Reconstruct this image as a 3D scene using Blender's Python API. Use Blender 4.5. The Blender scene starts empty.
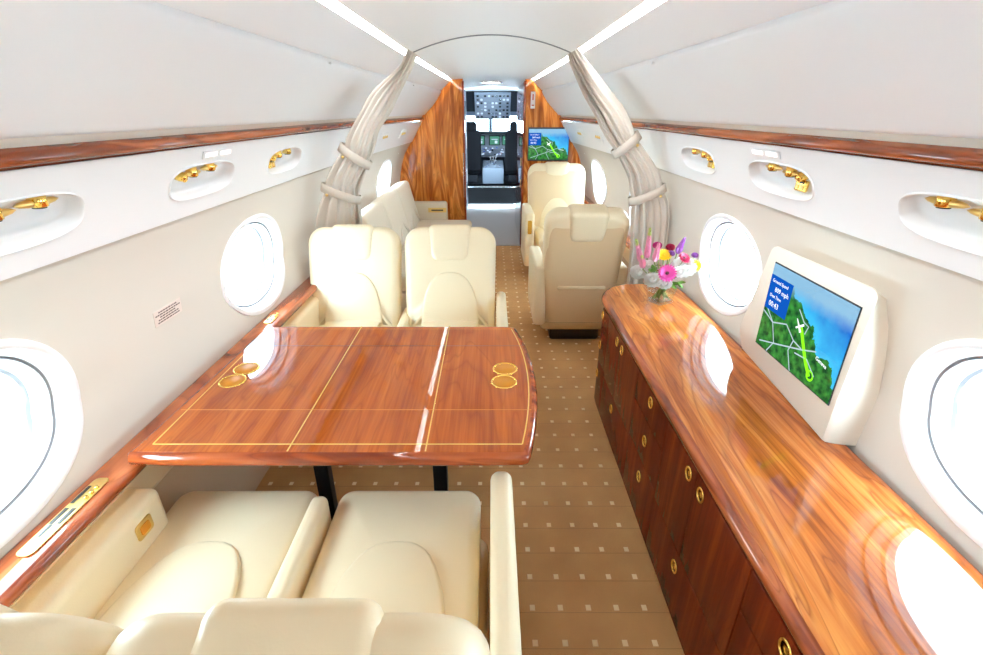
import bpy, bmesh, math, random
from mathutils import Vector, Matrix, noise
random.seed(7)
C = bpy.context.scene.collection
PI = math.pi
H = 1.57

# ------------------------------------------------------------------ materials
MATS = {}
def new_mat(name):
    m = bpy.data.materials.new(name); m.use_nodes = True
    nt = m.node_tree; nt.nodes.clear()
    out = nt.nodes.new('ShaderNodeOutputMaterial')
    b = nt.nodes.new('ShaderNodeBsdfPrincipled')
    nt.links.new(b.outputs[0], out.inputs[0])
    MATS[name] = m
    return m, nt, b
def srgb(r, g, b):
    f = lambda c: ((c/255)/12.92 if c/255 <= .04045 else ((c/255+.055)/1.055)**2.4)
    return (f(r), f(g), f(b), 1)
def plain(name, col, rough=.5, metal=0, coat=0, bump=0, bscale=200, var=0, sheen=0):
    m, nt, b = new_mat(name)
    b.inputs['Base Color'].default_value = col
    b.inputs['Roughness'].default_value = rough
    b.inputs['Metallic'].default_value = metal
    b.inputs['Coat Weight'].default_value = coat
    b.inputs['Coat Roughness'].default_value = .03
    b.inputs['Sheen Weight'].default_value = sheen
    tc = nt.nodes.new('ShaderNodeTexCoord')
    n = nt.nodes.new('ShaderNodeTexNoise'); n.inputs['Scale'].default_value = bscale; n.inputs['Detail'].default_value = 3
    nt.links.new(tc.outputs['Object'], n.inputs['Vector'])
    if bump:
        bp = nt.nodes.new('ShaderNodeBump'); bp.inputs['Strength'].default_value = bump; bp.inputs['Distance'].default_value = .002
        nt.links.new(n.outputs['Fac'], bp.inputs['Height']); nt.links.new(bp.outputs[0], b.inputs['Normal'])
    if var:
        n2 = nt.nodes.new('ShaderNodeTexNoise'); n2.inputs['Scale'].default_value = 3
        nt.links.new(tc.outputs['Object'], n2.inputs['Vector'])
        hs = nt.nodes.new('ShaderNodeHueSaturation'); hs.inputs['Color'].default_value = col
        mr = nt.nodes.new('ShaderNodeMapRange'); mr.inputs[3].default_value = 1-var; mr.inputs[4].default_value = 1+var
        nt.links.new(n2.outputs['Fac'], mr.inputs[0]); nt.links.new(mr.outputs[0], hs.inputs['Value'])
        nt.links.new(hs.outputs[0], b.inputs['Base Color'])
    return m
def wood(name, axis, cols, rough=.25, coat=1.0, scale=1.0, seed=0.0, grain=.5, ring=.62, lines=.5, swirl=1.2):
    """glossy veneer, grain along axis 0/1/2"""
    m, nt, b = new_mat(name)
    tc = nt.nodes.new('ShaderNodeTexCoord')
    def mapped(across, along):
        mp = nt.nodes.new('ShaderNodeMapping')
        s = [across*scale]*3; s[axis] = along*scale
        mp.inputs['Scale'].default_value = s; mp.inputs['Location'].default_value = (seed, seed*.7, seed*1.3)
        nt.links.new(tc.outputs['Object'], mp.inputs['Vector']); return mp
    m1 = mapped(5.5, .8)
    n1 = nt.nodes.new('ShaderNodeTexNoise'); n1.inputs['Scale'].default_value = 1; n1.inputs['Detail'].default_value = 3
    n1.inputs['Distortion'].default_value = swirl
    nt.links.new(m1.outputs[0], n1.inputs['Vector'])
    # growth rings: repeated bands of the low noise
    mu = nt.nodes.new('ShaderNodeMath'); mu.operation = 'MULTIPLY'; mu.inputs[1].default_value = 9.0
    fr = nt.nodes.new('ShaderNodeMath'); fr.operation = 'PINGPONG'; fr.inputs[1].default_value = 1.0
    nt.links.new(n1.outputs['Fac'], mu.inputs[0]); nt.links.new(mu.outputs[0], fr.inputs[0])
    m2 = mapped(130, 3)
    n2 = nt.nodes.new('ShaderNodeTexNoise'); n2.inputs['Scale'].default_value = 1; n2.inputs['Detail'].default_value = 4
    nt.links.new(m2.outputs[0], n2.inputs['Vector'])
    m3 = mapped(22, .9)
    n3 = nt.nodes.new('ShaderNodeTexNoise'); n3.inputs['Scale'].default_value = 1; n3.inputs['Detail'].default_value = 4
    nt.links.new(m3.outputs[0], n3.inputs['Vector'])
    mx = nt.nodes.new('ShaderNodeMix'); mx.data_type = 'FLOAT'; mx.inputs[0].default_value = ring
    nt.links.new(fr.outputs[0], mx.inputs[2]); nt.links.new(n3.outputs['Fac'], mx.inputs[3])
    mx2 = nt.nodes.new('ShaderNodeMix'); mx2.data_type = 'FLOAT'; mx2.inputs[0].default_value = .3*grain
    nt.links.new(mx.outputs[0], mx2.inputs[2]); nt.links.new(n2.outputs['Fac'], mx2.inputs[3])
    cr = nt.nodes.new('ShaderNodeValToRGB')
    cr.color_ramp.elements[0].position = .30; cr.color_ramp.elements[0].color = cols[0]
    cr.color_ramp.elements[1].position = .72; cr.color_ramp.elements[1].color = cols[2]
    e = cr.color_ramp.elements.new(.5); e.color = cols[1]
    nt.links.new(mx2.outputs[0], cr.inputs[0])
    pw = nt.nodes.new('ShaderNodeMath'); pw.operation = 'POWER'; pw.inputs[1].default_value = 5.0
    mu2 = nt.nodes.new('ShaderNodeMath'); mu2.operation = 'MULTIPLY'; mu2.inputs[1].default_value = 26.0
    fr2 = nt.nodes.new('ShaderNodeMath'); fr2.operation = 'PINGPONG'; fr2.inputs[1].default_value = 1.0
    nt.links.new(n1.outputs['Fac'], mu2.inputs[0]); nt.links.new(mu2.outputs[0], fr2.inputs[0]); nt.links.new(fr2.outputs[0], pw.inputs[0])
    ml = nt.nodes.new('ShaderNodeMath'); ml.operation = 'MULTIPLY'; ml.inputs[1].default_value = lines; nt.links.new(pw.outputs[0], ml.inputs[0])
    mc = nt.nodes.new('ShaderNodeMix'); mc.data_type = 'RGBA'; mc.inputs[7].default_value = cols[0]
    nt.links.new(ml.outputs[0], mc.inputs[0]); nt.links.new(cr.outputs[0], mc.inputs[6]); nt.links.new(mc.outputs[2], b.inputs['Base Color'])
    b.inputs['Roughness'].default_value = rough
    b.inputs['Coat Weight'].default_value = coat; b.inputs['Coat Roughness'].default_value = .006
    b.inputs['Coat IOR'].default_value = 1.55; b.inputs['Specular IOR Level'].default_value = 0
    return m
def emis(name, col, s):
    m = bpy.data.materials.new(name); m.use_nodes = True; nt = m.node_tree; nt.nodes.clear()
    o = nt.nodes.new('ShaderNodeOutputMaterial'); e = nt.nodes.new('ShaderNodeEmission')
    e.inputs[0].default_value = col; e.inputs[1].default_value = s
    nt.links.new(e.outputs[0], o.inputs[0]); MATS[name] = m; return m

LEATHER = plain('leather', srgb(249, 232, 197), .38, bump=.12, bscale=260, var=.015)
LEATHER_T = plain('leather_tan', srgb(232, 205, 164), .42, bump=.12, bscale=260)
PIPE = plain('piping', srgb(196, 172, 130), .5)
WALLM = plain('wall_fabric', srgb(208, 201, 190), .75, bump=.05, bscale=500)
DADO = plain('dado_fabric', srgb(206, 176, 142), .8, bump=.05, bscale=500)
WHITE = plain('white_panel', srgb(240, 241, 242), .4)
CROWN = plain('crown_panel', srgb(240, 238, 234), .5)
FRAMEW = plain('window_plastic', srgb(240, 241, 243), .35)
GASKET = plain('grey_gasket', srgb(150, 152, 156), .5)
BEIGEP = plain('beige_plastic', srgb(226, 219, 205), .4)
GOLD = plain('polished_gold', srgb(250, 208, 110), .16, metal=1)
GOLDD = plain('satin_gold', srgb(236, 205, 130), .3, metal=1)
AMBER = plain('amber_cork', srgb(206, 130, 16), .5, coat=0, bump=.5, bscale=300)
RUBBER = plain('black_rubber', srgb(16, 16, 18), .8)
BLACK = plain('black_metal', srgb(22, 22, 24), .3)
DARK = plain('dark_slot', srgb(36, 32, 28), .4)
CURT = plain('curtain_cloth', srgb(214, 205, 194), .85, bump=.1, bscale=400, sheen=.2)
CURTB = plain('curtain_tie_cloth', srgb(206, 195, 182), .85, bump=.1, bscale=400)
SOFA = plain('divan_cloth', srgb(226, 214, 194), .8, bump=.1, bscale=400)
INLAY = plain('pale_inlay', srgb(236, 196, 96), .25, coat=1)
INLAYD = plain('dark_seam', srgb(86, 34, 14), .3)
LIGHTINLAY = plain('faint_inlay', srgb(214, 130, 52), .25, coat=1)
TABLEW = wood('table_veneer', 1, [srgb(126, 50, 14), srgb(170, 82, 26), srgb(198, 110, 40)], seed=3, scale=1.0, grain=1.2, ring=.85, lines=.45, swirl=.5)
TABLEE = wood('table_edge_wood', 0, [srgb(100, 34, 12), srgb(140, 58, 24), srgb(170, 84, 40)], seed=1)
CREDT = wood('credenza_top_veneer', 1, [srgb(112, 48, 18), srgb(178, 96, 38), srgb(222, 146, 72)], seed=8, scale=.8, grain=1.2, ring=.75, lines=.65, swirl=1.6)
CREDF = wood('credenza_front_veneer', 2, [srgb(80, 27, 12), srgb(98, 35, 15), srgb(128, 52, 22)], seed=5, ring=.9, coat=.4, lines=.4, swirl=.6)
RAILW = wood('rail_wood', 1, [srgb(108, 46, 22), srgb(150, 72, 38), srgb(184, 104, 60)], seed=2)
BULKW = wood('bulkhead_veneer', 2, [srgb(140, 66, 22), srgb(190, 106, 42), srgb(232, 156, 78)], seed=11, scale=1.1)
DOORW = wood('door_veneer', 2, [srgb(88, 28, 12), srgb(132, 52, 22), srgb(160, 74, 36)], seed=14)
STEEL = plain('steel', srgb(190, 194, 200), .25, metal=1)
COCKG = plain('cockpit_grey', srgb(138, 148, 164), .5)
COCKD = plain('cockpit_dark', srgb(34, 38, 46), .5)
COCKS = plain('sheepskin_black', srgb(26, 26, 30), .8)
GREENLEAF = plain('leaf_green', srgb(96, 132, 52), .5)
STEMG = plain('stem_green', srgb(128, 146, 70), .5)
PLACARD = plain('placard_film', srgb(222, 208, 198), .4)
INK = plain('placard_ink', srgb(92, 74, 72), .6)
COVE = emis('cove_led', (.93, .97, 1, 1), 150)
SIGNG = emis('sign_backlight', (1, .86, .82, 1), 1.3)

# carpet
for m_ in (RUBBER, COCKS, BLACK): m_.node_tree.nodes['Principled BSDF'].inputs['Specular IOR Level'].default_value = .08
CREDF.node_tree.nodes['Principled BSDF'].inputs['Coat Roughness'].default_value = .05
def carpet():
    m, nt, b = new_mat('carpet')
    tc = nt.nodes.new('ShaderNodeTexCoord'); sx = nt.nodes.new('ShaderNodeSeparateXYZ')
    nt.links.new(tc.outputs['Object'], sx.inputs[0])
    def math_(op, a, bv=None, c=None):
        n = nt.nodes.new('ShaderNodeMath'); n.operation = op
        for i, v in enumerate((a, bv, c)):
            if v is None: continue
            if isinstance(v, (int, float)): n.inputs[i].default_value = v
            else: nt.links.new(v, n.inputs[i])
        return n.outputs[0]
    def cell(o, off, per):
        f = math_('FRACT', math_('DIVIDE', math_('ADD', o, -off + per/2 + per*200), per))
        return math_('MULTIPLY', math_('ABSOLUTE', math_('SUBTRACT', f, .5)), per)   # distance to dot centre line
    dx = cell(sx.outputs[0], .1416, .0968); dy = cell(sx.outputs[1], .9926, .1213)
    dot = math_('MULTIPLY', math_('LESS_THAN', dx, .0088), math_('LESS_THAN', dy, .0105))
    dy2 = cell(sx.outputs[1], .9926 - .018, .1213)
    row = math_('LESS_THAN', dy2, .0016)
    n = nt.nodes.new('ShaderNodeTexNoise'); n.inputs['Scale'].default_value = 260; n.inputs['Detail'].default_value = 2
    mp = nt.nodes.new('ShaderNodeMapping'); mp.inputs['Scale'].default_value = (1, 3.5, 1)
    nt.links.new(tc.outputs['Object'], mp.inputs[0]); nt.links.new(mp.outputs[0], n.inputs['Vector'])
    nb = nt.nodes.new('ShaderNodeTexNoise'); nb.inputs['Scale'].default_value = 5; nb.inputs['Detail'].default_value = 3
    nt.links.new(tc.outputs['Object'], nb.inputs['Vector'])
    cr = nt.nodes.new('ShaderNodeValToRGB')
    cr.color_ramp.elements[0].position = .3; cr.color_ramp.elements[0].color = srgb(172, 122, 72)
    cr.color_ramp.elements[1].position = .7; cr.color_ramp.elements[1].color = srgb(220, 174, 116)
    mixf = math_('ADD', math_('MULTIPLY', n.outputs['Fac'], .65), math_('MULTIPLY', nb.outputs['Fac'], .35))
    nt.links.new(mixf, cr.inputs[0])
    a = nt.nodes.new('ShaderNodeMix'); a.data_type = 'RGBA'; a.inputs[7].default_value = srgb(140, 100, 58)
    nt.links.new(math_('MULTIPLY', row, .45), a.inputs[0]); nt.links.new(cr.outputs[0], a.inputs[6])
    d = nt.nodes.new('ShaderNodeMix'); d.data_type = 'RGBA'; d.inputs[7].default_value = srgb(248, 228, 190)
    nt.links.new(dot, d.inputs[0]); nt.links.new(a.outputs[2], d.inputs[6])
    nt.links.new(d.outputs[2], b.inputs['Base Color'])
    b.inputs['Roughness'].default_value = .95
    bp = nt.nodes.new('ShaderNodeBump'); bp.inputs['Strength'].default_value = .4; bp.inputs['Distance'].default_value = .003
    nt.links.new(n.outputs['Fac'], bp.inputs['Height']); nt.links.new(bp.outputs[0], b.inputs['Normal'])
    return m
CARPET = carpet()
def glassmat(name, tint=(1, 1, 1, 1), refl=.08):
    m = bpy.data.materials.new(name); m.use_nodes = True; nt = m.node_tree; nt.nodes.clear()
    o = nt.nodes.new('ShaderNodeOutputMaterial'); t = nt.nodes.new('ShaderNodeBsdfTransparent'); g = nt.nodes.new('ShaderNodeBsdfGlossy')
    t.inputs[0].default_value = tint; g.inputs['Roughness'].default_value = .02
    fr = nt.nodes.new('ShaderNodeLayerWeight'); fr.inputs[0].default_value = .5
    pw = nt.nodes.new('ShaderNodeMath'); pw.operation = 'POWER'; pw.inputs[1].default_value = 4.0
    ml = nt.nodes.new('ShaderNodeMath'); ml.operation = 'MULTIPLY_ADD'; ml.inputs[1].default_value = .7; ml.inputs[2].default_value = refl*.5
    nt.links.new(fr.outputs['Facing'], pw.inputs[0]); nt.links.new(pw.outputs[0], ml.inputs[0])
    mx = nt.nodes.new('ShaderNodeMixShader')
    nt.links.new(ml.outputs[0], mx.inputs[0]); nt.links.new(t.outputs[0], mx.inputs[1]); nt.links.new(g.outputs[0], mx.inputs[2])
    nt.links.new(mx.outputs[0], o.inputs[0]); MATS[name] = m; return m
PANE = glassmat('window_glass', (.97, .98, 1, 1))
VASEG = glassmat('vase_glass', (.965, .985, .98, 1))

# ------------------------------------------------------------------ mesh builder
class MB:
    def __init__(s): s.v = []; s.f = []; s.sm = []
    def add(s, verts, faces, smooth=True, M=None):
        o = len(s.v)
        s.v += [tuple(M @ Vector(p)) if M is not None else tuple(p) for p in verts]
        s.f += [tuple(o+i for i in f) for f in faces]; s.sm += [smooth]*len(faces)
        return s
    def build(s, name, mat, parent=None, auto=None):
        me = bpy.data.meshes.new(name); me.from_pydata(s.v, [], s.f); me.update()
        bm = bmesh.new(); bm.from_mesh(me)
        bmesh.ops.recalc_face_normals(bm, faces=bm.faces)
        bm.to_mesh(me); bm.free()
        me.polygons.foreach_set('use_smooth', s.sm) if len(s.sm) == len(me.polygons) else None
        me.materials.append(mat)
        if auto is not None:
            me.set_sharp_from_angle(angle=math.radians(auto))
        o = bpy.data.objects.new(name, me); C.objects.link(o)
        if parent: o.parent = parent
        return o
    # shapes
    def box(s, c, d, M=None, r=0.0, seg=2):
        cx, cy, cz = c; hx, hy, hz = d[0]/2, d[1]/2, d[2]/2
        if r <= 0:
            vs = [(cx+a*hx, cy+b*hy, cz+e*hz) for a in (-1, 1) for b in (-1, 1) for e in (-1, 1)]
            fs = [(0, 1, 3, 2), (4, 6, 7, 5), (0, 4, 5, 1), (2, 3, 7, 6), (0, 2, 6, 4), (1, 5, 7, 3)]
            return s.add(vs, fs, False, M)
        r = min(r, hx*.98, hy*.98, hz*.98)
        out = rrect(d[0], d[1], r)
        T = Matrix.Translation((cx, cy, cz))
        return s.pad(out, d[2], r, seg=max(3, seg), M=(M @ T if M is not None else T))
    def pad(s, outline, depth, r, seg=4, bulge=0.0, back_bulge=0.0, M=None, back_r=None):
        """solid from a 2D outline in local xy, thickness along z (centred), filleted edges, bulged faces"""
        n = len(outline); rings = []
        br = r if back_r is None else back_r
        for i in range(seg+1):
            a = PI/2*i/seg; rings.append((br*(1-math.sin(a)), -depth/2 + br*(1-math.cos(a))))
        for i in range(seg+1):
            a = PI/2*i/seg; rings.append((r*(1-math.cos(a)), depth/2 - r*(1-math.sin(a))))
        nrm = normals2(outline)
        V = []
        cx = sum(p[0] for p in outline)/n; cy = sum(p[1] for p in outline)/n
        def face_rings(sign, rr, bl):
            base = [(outline[k][0]-nrm[k][0]*rr, outline[k][1]-nrm[k][1]*rr) for k in range(n)]
            res = []
            for t in (.85, .6, .3):
                res.append([(cx+(p[0]-cx)*t, cy+(p[1]-cy)*t, sign*(depth/2+bl*(1-t**2.5))) for p in base])
            return res, (cx, cy, sign*(depth/2+bl))
        fb, cb = face_rings(-1, br, back_bulge); ff, cf = face_rings(1, r, bulge)
        for q in reversed(fb): V.append(q)
        for ins, z in rings:
            V.append([(outline[k][0]-nrm[k][0]*ins, outline[k][1]-nrm[k][1]*ins, z) for k in range(n)])
        for q in ff: V.append(q)
        verts = [cb] + [p for R in V for p in R] + [cf]
        F = []
        for k in range(n): F.append((0, 1+(k+1) % n, 1+k))
        for i in range(len(V)-1):
            for k in range(n):
                a = 1+i*n+k; b = 1+i*n+(k+1) % n
                F.append((a, b, b+n, a+n))
        L = 1+(len(V)-1)*n; E_ = len(verts)-1
        for k in range(n): F.append((L+k, L+(k+1) % n, E_))
        return s.add(verts, F, True, M)
    def tube(s, pts, r, n=10, M=None, caps=True):
        pts = [Vector(p) for p in pts]; R = r if isinstance(r, (list, tuple)) else [r]*len(pts)
        V = []; F = []; up = None
        for i, p in enumerate(pts):
            t = (pts[min(i+1, len(pts)-1)]-pts[max(i-1, 0)]).normalized()
            if up is None: up = t.orthogonal().normalized()
            up = (up - t*up.dot(t)).normalized(); w = t.cross(up)
            for k in range(n):
                a = 2*PI*k/n; V.append(p+(up*math.cos(a)+w*math.sin(a))*R[i])
        for i in range(len(pts)-1):
            for k in range(n):
                a = i*n+k; b = i*n+(k+1) % n; F.append((a, b, b+n, a+n))
        if caps: F.append(tuple(range(n))); F.append(tuple((len(pts)-1)*n+k for k in range(n)))
        return s.add(V, F, True, M)
    def lathe(s, prof, n=24, M=None, sx=1, sy=1, power=2.0):
        V = []; F = []
        for r, z in prof:
            for k in range(n):
                a = 2*PI*k/n; ca, sa = math.cos(a), math.sin(a)
                if power != 2.0:
                    ca = math.copysign(abs(ca)**(2/power), ca); sa = math.copysign(abs(sa)**(2/power), sa)
                V.append((r*ca*sx, r*sa*sy, z))
        for i in range(len(prof)-1):
            for k in range(n):
                a = i*n+k; b = i*n+(k+1) % n; F.append((a, b, b+n, a+n))
        if prof[0][0] > 1e-5: F.append(tuple(range(n)))
        if prof[-1][0] > 1e-5: F.append(tuple((len(prof)-1)*n+k for k in range(n)))
        return s.add(V, F, True, M)
    def torus(s, R, r, M=None, n=28, m=8, sx=1, sy=1):
        V = []; F = []
        for i in range(n):
            a = 2*PI*i/n
            for j in range(m):
                b = 2*PI*j/m; q = R+r*math.cos(b); V.append((q*math.cos(a)*sx, q*math.sin(a)*sy, r*math.sin(b)))
        for i in range(n):
            for j in range(m):
                F.append((i*m+j, ((i+1) % n)*m+j, ((i+1) % n)*m+(j+1) % m, i*m+(j+1) % m))
        return s.add(V, F, True, M)
    def grid(s, fn, nu, nv, smooth=True):
        V = [fn(i/nu, j/nv) for i in range(nu+1) for j in range(nv+1)]
        F = [(i*(nv+1)+j, (i+1)*(nv+1)+j, (i+1)*(nv+1)+j+1, i*(nv+1)+j+1) for i in range(nu) for j in range(nv)]
        return s.add(V, F, smooth)
def normals2(o):
    n = len(o); area = sum(o[i][0]*o[(i+1) % n][1]-o[(i+1) % n][0]*o[i][1] for i in range(n)); sg = 1 if area > 0 else -1
    res = []
    for i in range(n):
        ax = o[(i+1) % n][0]-o[i-1][0]; ay = o[(i+1) % n][1]-o[i-1][1]; l = math.hypot(ax, ay) or 1
        res.append((sg*ay/l, -sg*ax/l))
    return res
def rrect(w, h, r, seg=6, edge=3, taper=0.0):
    """rounded rectangle; r = one radius or (tr, tl, bl, br); taper shrinks the bottom width"""
    rs = r if isinstance(r, (list, tuple)) else (r,)*4
    rs = [max(.001, min(q, w/2-.0005, h/2-.0005)) for q in rs]
    cs = [(w/2-rs[0], h/2-rs[0], 0), (-w/2+rs[1], h/2-rs[1], 90), (-w/2+rs[2], -h/2+rs[2], 180), (w/2-rs[3], -h/2+rs[3], 270)]
    pts = []
    for q, (cx, cy, a0) in enumerate(cs):
        arc = [(cx+rs[q]*math.cos(math.radians(a0+90*i/seg)), cy+rs[q]*math.sin(math.radians(a0+90*i/seg))) for i in range(seg+1)]
        if pts:
            p0 = pts[-1]
            for k in range(1, edge+1):
                t = k/(edge+1); pts.append((p0[0]+(arc[0][0]-p0[0])*t, p0[1]+(arc[0][1]-p0[1])*t))
        pts += arc
    p0 = pts[-1]; p1 = pts[0]
    for k in range(1, edge+1):
        t = k/(edge+1); pts.append((p0[0]+(p1[0]-p0[0])*t, p0[1]+(p1[1]-p0[1])*t))
    if taper:
        pts = [(x*(1-taper*(h/2-y)/h), y) for x, y in pts]
    return pts
def arch(w, h, topw=None, power=2.6, n=24):
    """pad outline with a round top (+y) and square foot"""
    pts = []
    for i in range(n+1):
        a = PI*i/n; ca, sa = math.cos(a), math.sin(a)
        x = w/2*math.copysign(abs(ca)**(2/power), ca); y = -h/2 + h*abs(sa)**(2/power)
        pts.append((x, y))
    for k in range(1, 6): pts.append((-w/2+w*k/6, -h/2))
    return pts

def tag(o, label=None, cat=None, group=None, kind=None):
    if label: o['label'] = label
    if cat: o['category'] = cat
    if group: o['group'] = group
    if kind: o['kind'] = kind
    return o
def thing(name, label, cat, loc=(0, 0, 0), rz=0, group=None):
    o = bpy.data.objects.new(name, None); C.objects.link(o); o.location = loc; o.rotation_euler = (0, 0, rz)
    o.empty_display_size = .1
    return tag(o, label, cat, group)
def kids(o): return [c for c in bpy.data.objects if c.parent == o]
def copy_tree(o, parent=None):
    c = o.copy(); C.objects.link(c)
    if parent: c.parent = parent
    for k in kids(o): copy_tree(k, c)
    return c
def struct(o): o['kind'] = 'structure'; return o
Tr = Matrix.Translation
def Rm(ax, deg): return Matrix.Rotation(math.radians(deg), 4, ax)

# ------------------------------------------------------------------ cabin cross-section
YA, YB = 3.2, 5.9
TA = [(0, 1.07), (.3, 1.07), (.60, 1.085), (.70, 1.10), (.85, 1.125), (1.0, 1.11), (1.12, 1.09), (1.24, 1.055), (1.46, .965), (1.505, .95), (1.52, .945), (1.60, .885), (1.68, .805), (1.77, .69), (1.862, .50)]
TB = [(0, 1.07), (.3, 1.12), (.60, 1.12), (.70, 1.10), (.85, 1.08), (1.0, 1.045), (1.12, 1.0), (1.24, .92), (1.46, .79), (1.505, .77), (1.52, .765), (1.60, .70), (1.68, .63), (1.77, .56), (1.862, .455)]
def interp(T, z):
    if z <= T[0][0]: return T[0][1]
    for (z0, x0), (z1, x1) in zip(T, T[1:]):
        if z <= z1: return x0+(x1-x0)*(z-z0)/(z1-z0)
    return T[-1][1]
def X(z, y):
    w = min(1, max(0, (y-YA)/(YB-YA)))
    return interp(TA, z)*(1-w)+interp(TB, z)*w
def WP(sd, y, z, inset=0.0):
    """point on the side wall, inset metres toward the cabin along the wall normal"""
    x = X(z, y); e = .01
    s = (X(z+e, y)-X(z-e, y))/(2*e)
    n = Vector((-1, 0, s)).normalized()
    return Vector((sd*(x+n.x*inset), y, z+n.z*inset))
Y0, Y1 = -1.5, 5.9
WINY = [-.60, .80, 2.20, 3.60, 5.0]
WZ, WA, WB = .905, .305, .213
def superell(a, b, p, th):
    c_, s_ = math.cos(th), math.sin(th)
    return a*math.copysign(abs(c_)**(2/p), c_), b*math.copysign(abs(s_)**(2/p), s_)
def holed_strip(mb, sd, z0, z1, ys, cell, zc, a, b, p, inset=0, ya=Y0, yb=Y1):
    """wall strip between z0,z1 with superelliptic holes centred at (ys, zc)"""
    def quadgrid(y0, y1, za, zb, ny, nz):
        if y1-y0 < 1e-4 or zb-za < 1e-4: return
        mb.grid(lambda u, v: WP(sd, y0+(y1-y0)*u, za+(zb-za)*v, inset), ny, nz)
    cur = ya
    for yc in ys:
        quadgrid(cur, yc-cell, z0, z1, max(1, int((yc-cell-cur)/.15)), 10); cur = yc+cell
        n = 64; K = 5
        hz0, hz1 = zc-z0, z1-zc
        rings = []
        for k in range(K+1):
            t = k/K; R = []
            for i in range(n):
                th = 2*PI*i/n; ex, ez = superell(a, b, p, th)
                dx, dz = math.cos(th)*a, math.sin(th)*b
                sc = min(cell/abs(dx) if abs(dx) > 1e-9 else 1e9, (hz1 if dz > 0 else hz0)/abs(dz) if abs(dz) > 1e-9 else 1e9)
                rx, rz = dx*sc, dz*sc
                R.append(WP(sd, yc+ex+(rx-ex)*t, zc+ez+(rz-ez)*t, inset))
            rings.append(R)
        V = [q for R in rings for q in R]
        # corners of the cell
        corner = len(V)
        F = [(k*n+i, k*n+(i+1) % n, (k+1)*n+(i+1) % n, (k+1)*n+i) for k in range(K) for i in range(n)]
        for cxs, czs in ((1, 1), (-1, 1), (-1, -1), (1, -1)):
            czr = hz1 if czs > 0 else hz0
            ang = math.atan2(czs*czr/b, cxs*cell/a) % (2*PI)
            i = int(ang/(2*PI/n)) % n
            V.append(WP(sd, yc+cxs*cell, zc+czs*czr, inset)); F.append((K*n+i, K*n+(i+1) % n, len(V)-1))
        mb.add(V, F, True)
    for yc in ys:
        for q in (-1, 1): mb.grid(lambda u, v: WP(sd, yc+q*cell-.03+.06*u, z0+(z1-z0)*v, inset-.004), 1, 40)
    quadgrid(cur, yb, z0, z1, max(1, int((yb-cur)/.15)), 10)

for sd, nm in ((-1, 'left'), (1, 'right')):
    mb = MB()
    holed_strip(mb, sd, .62, 1.24, WINY, .45, WZ, WA, WB, 2.15)
    mb.grid(lambda u, v: WP(sd, Y0+(Y1-Y0)*u, 1.24, .008*v), 40, 1, False)
    struct(mb.build('wall_'+nm, WALLM))
    mb = MB(); mb.grid(lambda u, v: WP(sd, Y0+(Y1-Y0)*u, .621*v), 40, 8); struct(mb.build('wall_'+nm+'_lower', DADO))
    # outer skin keeps daylight out of the gap behind the lining
    mb = MB()
    PSUY = [-.46, .28, .99, 1.74, 2.46]
    holed_strip(mb, sd, 1.24, 1.462, PSUY, .25, 1.352, .20, .055, 3.2, inset=.008, yb=3.0)
    mb.grid(lambda u, v: WP(sd, 3.0+(Y1-3.0)*u, 1.24+.222*v, .008), 20, 6)
    mb.grid(lambda u, v: WP(sd, Y0-.05+(Y1+.05-Y0)*u, 1.22+.66*v, -.09), 20, 12)
    mb.grid(lambda u, v: WP(sd, Y0-.05+(Y1+.05-Y0)*u, 1.23, -.09*v), 20, 1, False)
    struct(mb.build('wall_'+nm+'_upper', WHITE))

# overhead bins, rails, upper panels
def strip(name, mat, sd, prof, ya, yb, parent=None, n=20, smooth=True):
    """extrude (z, inset) profile along the wall"""
    mb = MB()
    def fn(u, v):
        k = v*(len(prof)-1); i = min(int(k+1e-6), len(prof)-2); t = k-i
        z = prof[i][0]+(prof[i+1][0]-prof[i][0])*t; ins = prof[i][1]+(prof[i+1][1]-prof[i][1])*t
        return WP(sd, ya+(yb-ya)*u, z, ins)
    mb.grid(fn, n, len(prof)-1, smooth)
    return mb.build(name, mat, parent, auto=40)
k = 0
for sd, nm in ((-1, 'left'), (1, 'right')):
    for (ya, yb, wh) in ((Y0, 3.2, 'nearest'), (3.2, Y1, 'beyond the curtain')):
        k += 1
        prof = [(1.458, -.004), (1.466, -.002)]
        for i in range(9):
            a = -PI/2+PI*i/8; prof.append((1.482+.0145*math.sin(a), .002+.018*math.cos(a)))
        prof.append((1.497, -.02))
        r = strip('trim_%d' % k, RAILW, sd, prof, ya, yb); struct(r)
        b = thing('overhead_bin', 'long white overhead bin above the wooden rail on the %s, %s' % (nm, 'stretch nearest the viewer' if ya == Y0 else 'short stretch beyond the curtain'), 'overhead bin')
        pr = [(1.520, -.03), (1.520, -.004), (1.521, .0), (1.524, .008), (1.532, .012)]+[(1.54+.22*i/10, .012+.012*math.sin(PI*i/10)) for i in range(11)]+[(1.766, .006), (1.7692, -.012)]
        strip('door', WHITE, sd, pr, ya, yb, b)
        strip('lower_lip', BEIGEP, sd, [(1.480, -.022), (1.497, -.012), (1.512, -.006), (1.520, -.006)], ya, yb, b)
        u = strip('upper_panel', WHITE, sd, [(1.7690, -.012), (1.772, .002)]+[(1.776+.084*i/6, .004) for i in range(7)]+[(1.862, -.005)], ya, yb, b)
        lm = MB(); M = Matrix.Translation(WP(sd, ya+1.15 if ya > 3 else 2.33, 1.766, .018)); lm.box((0, 0, 0), (.012, .03, .01), M, r=.003)
        lm.build('latch', WHITE, b)
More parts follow.
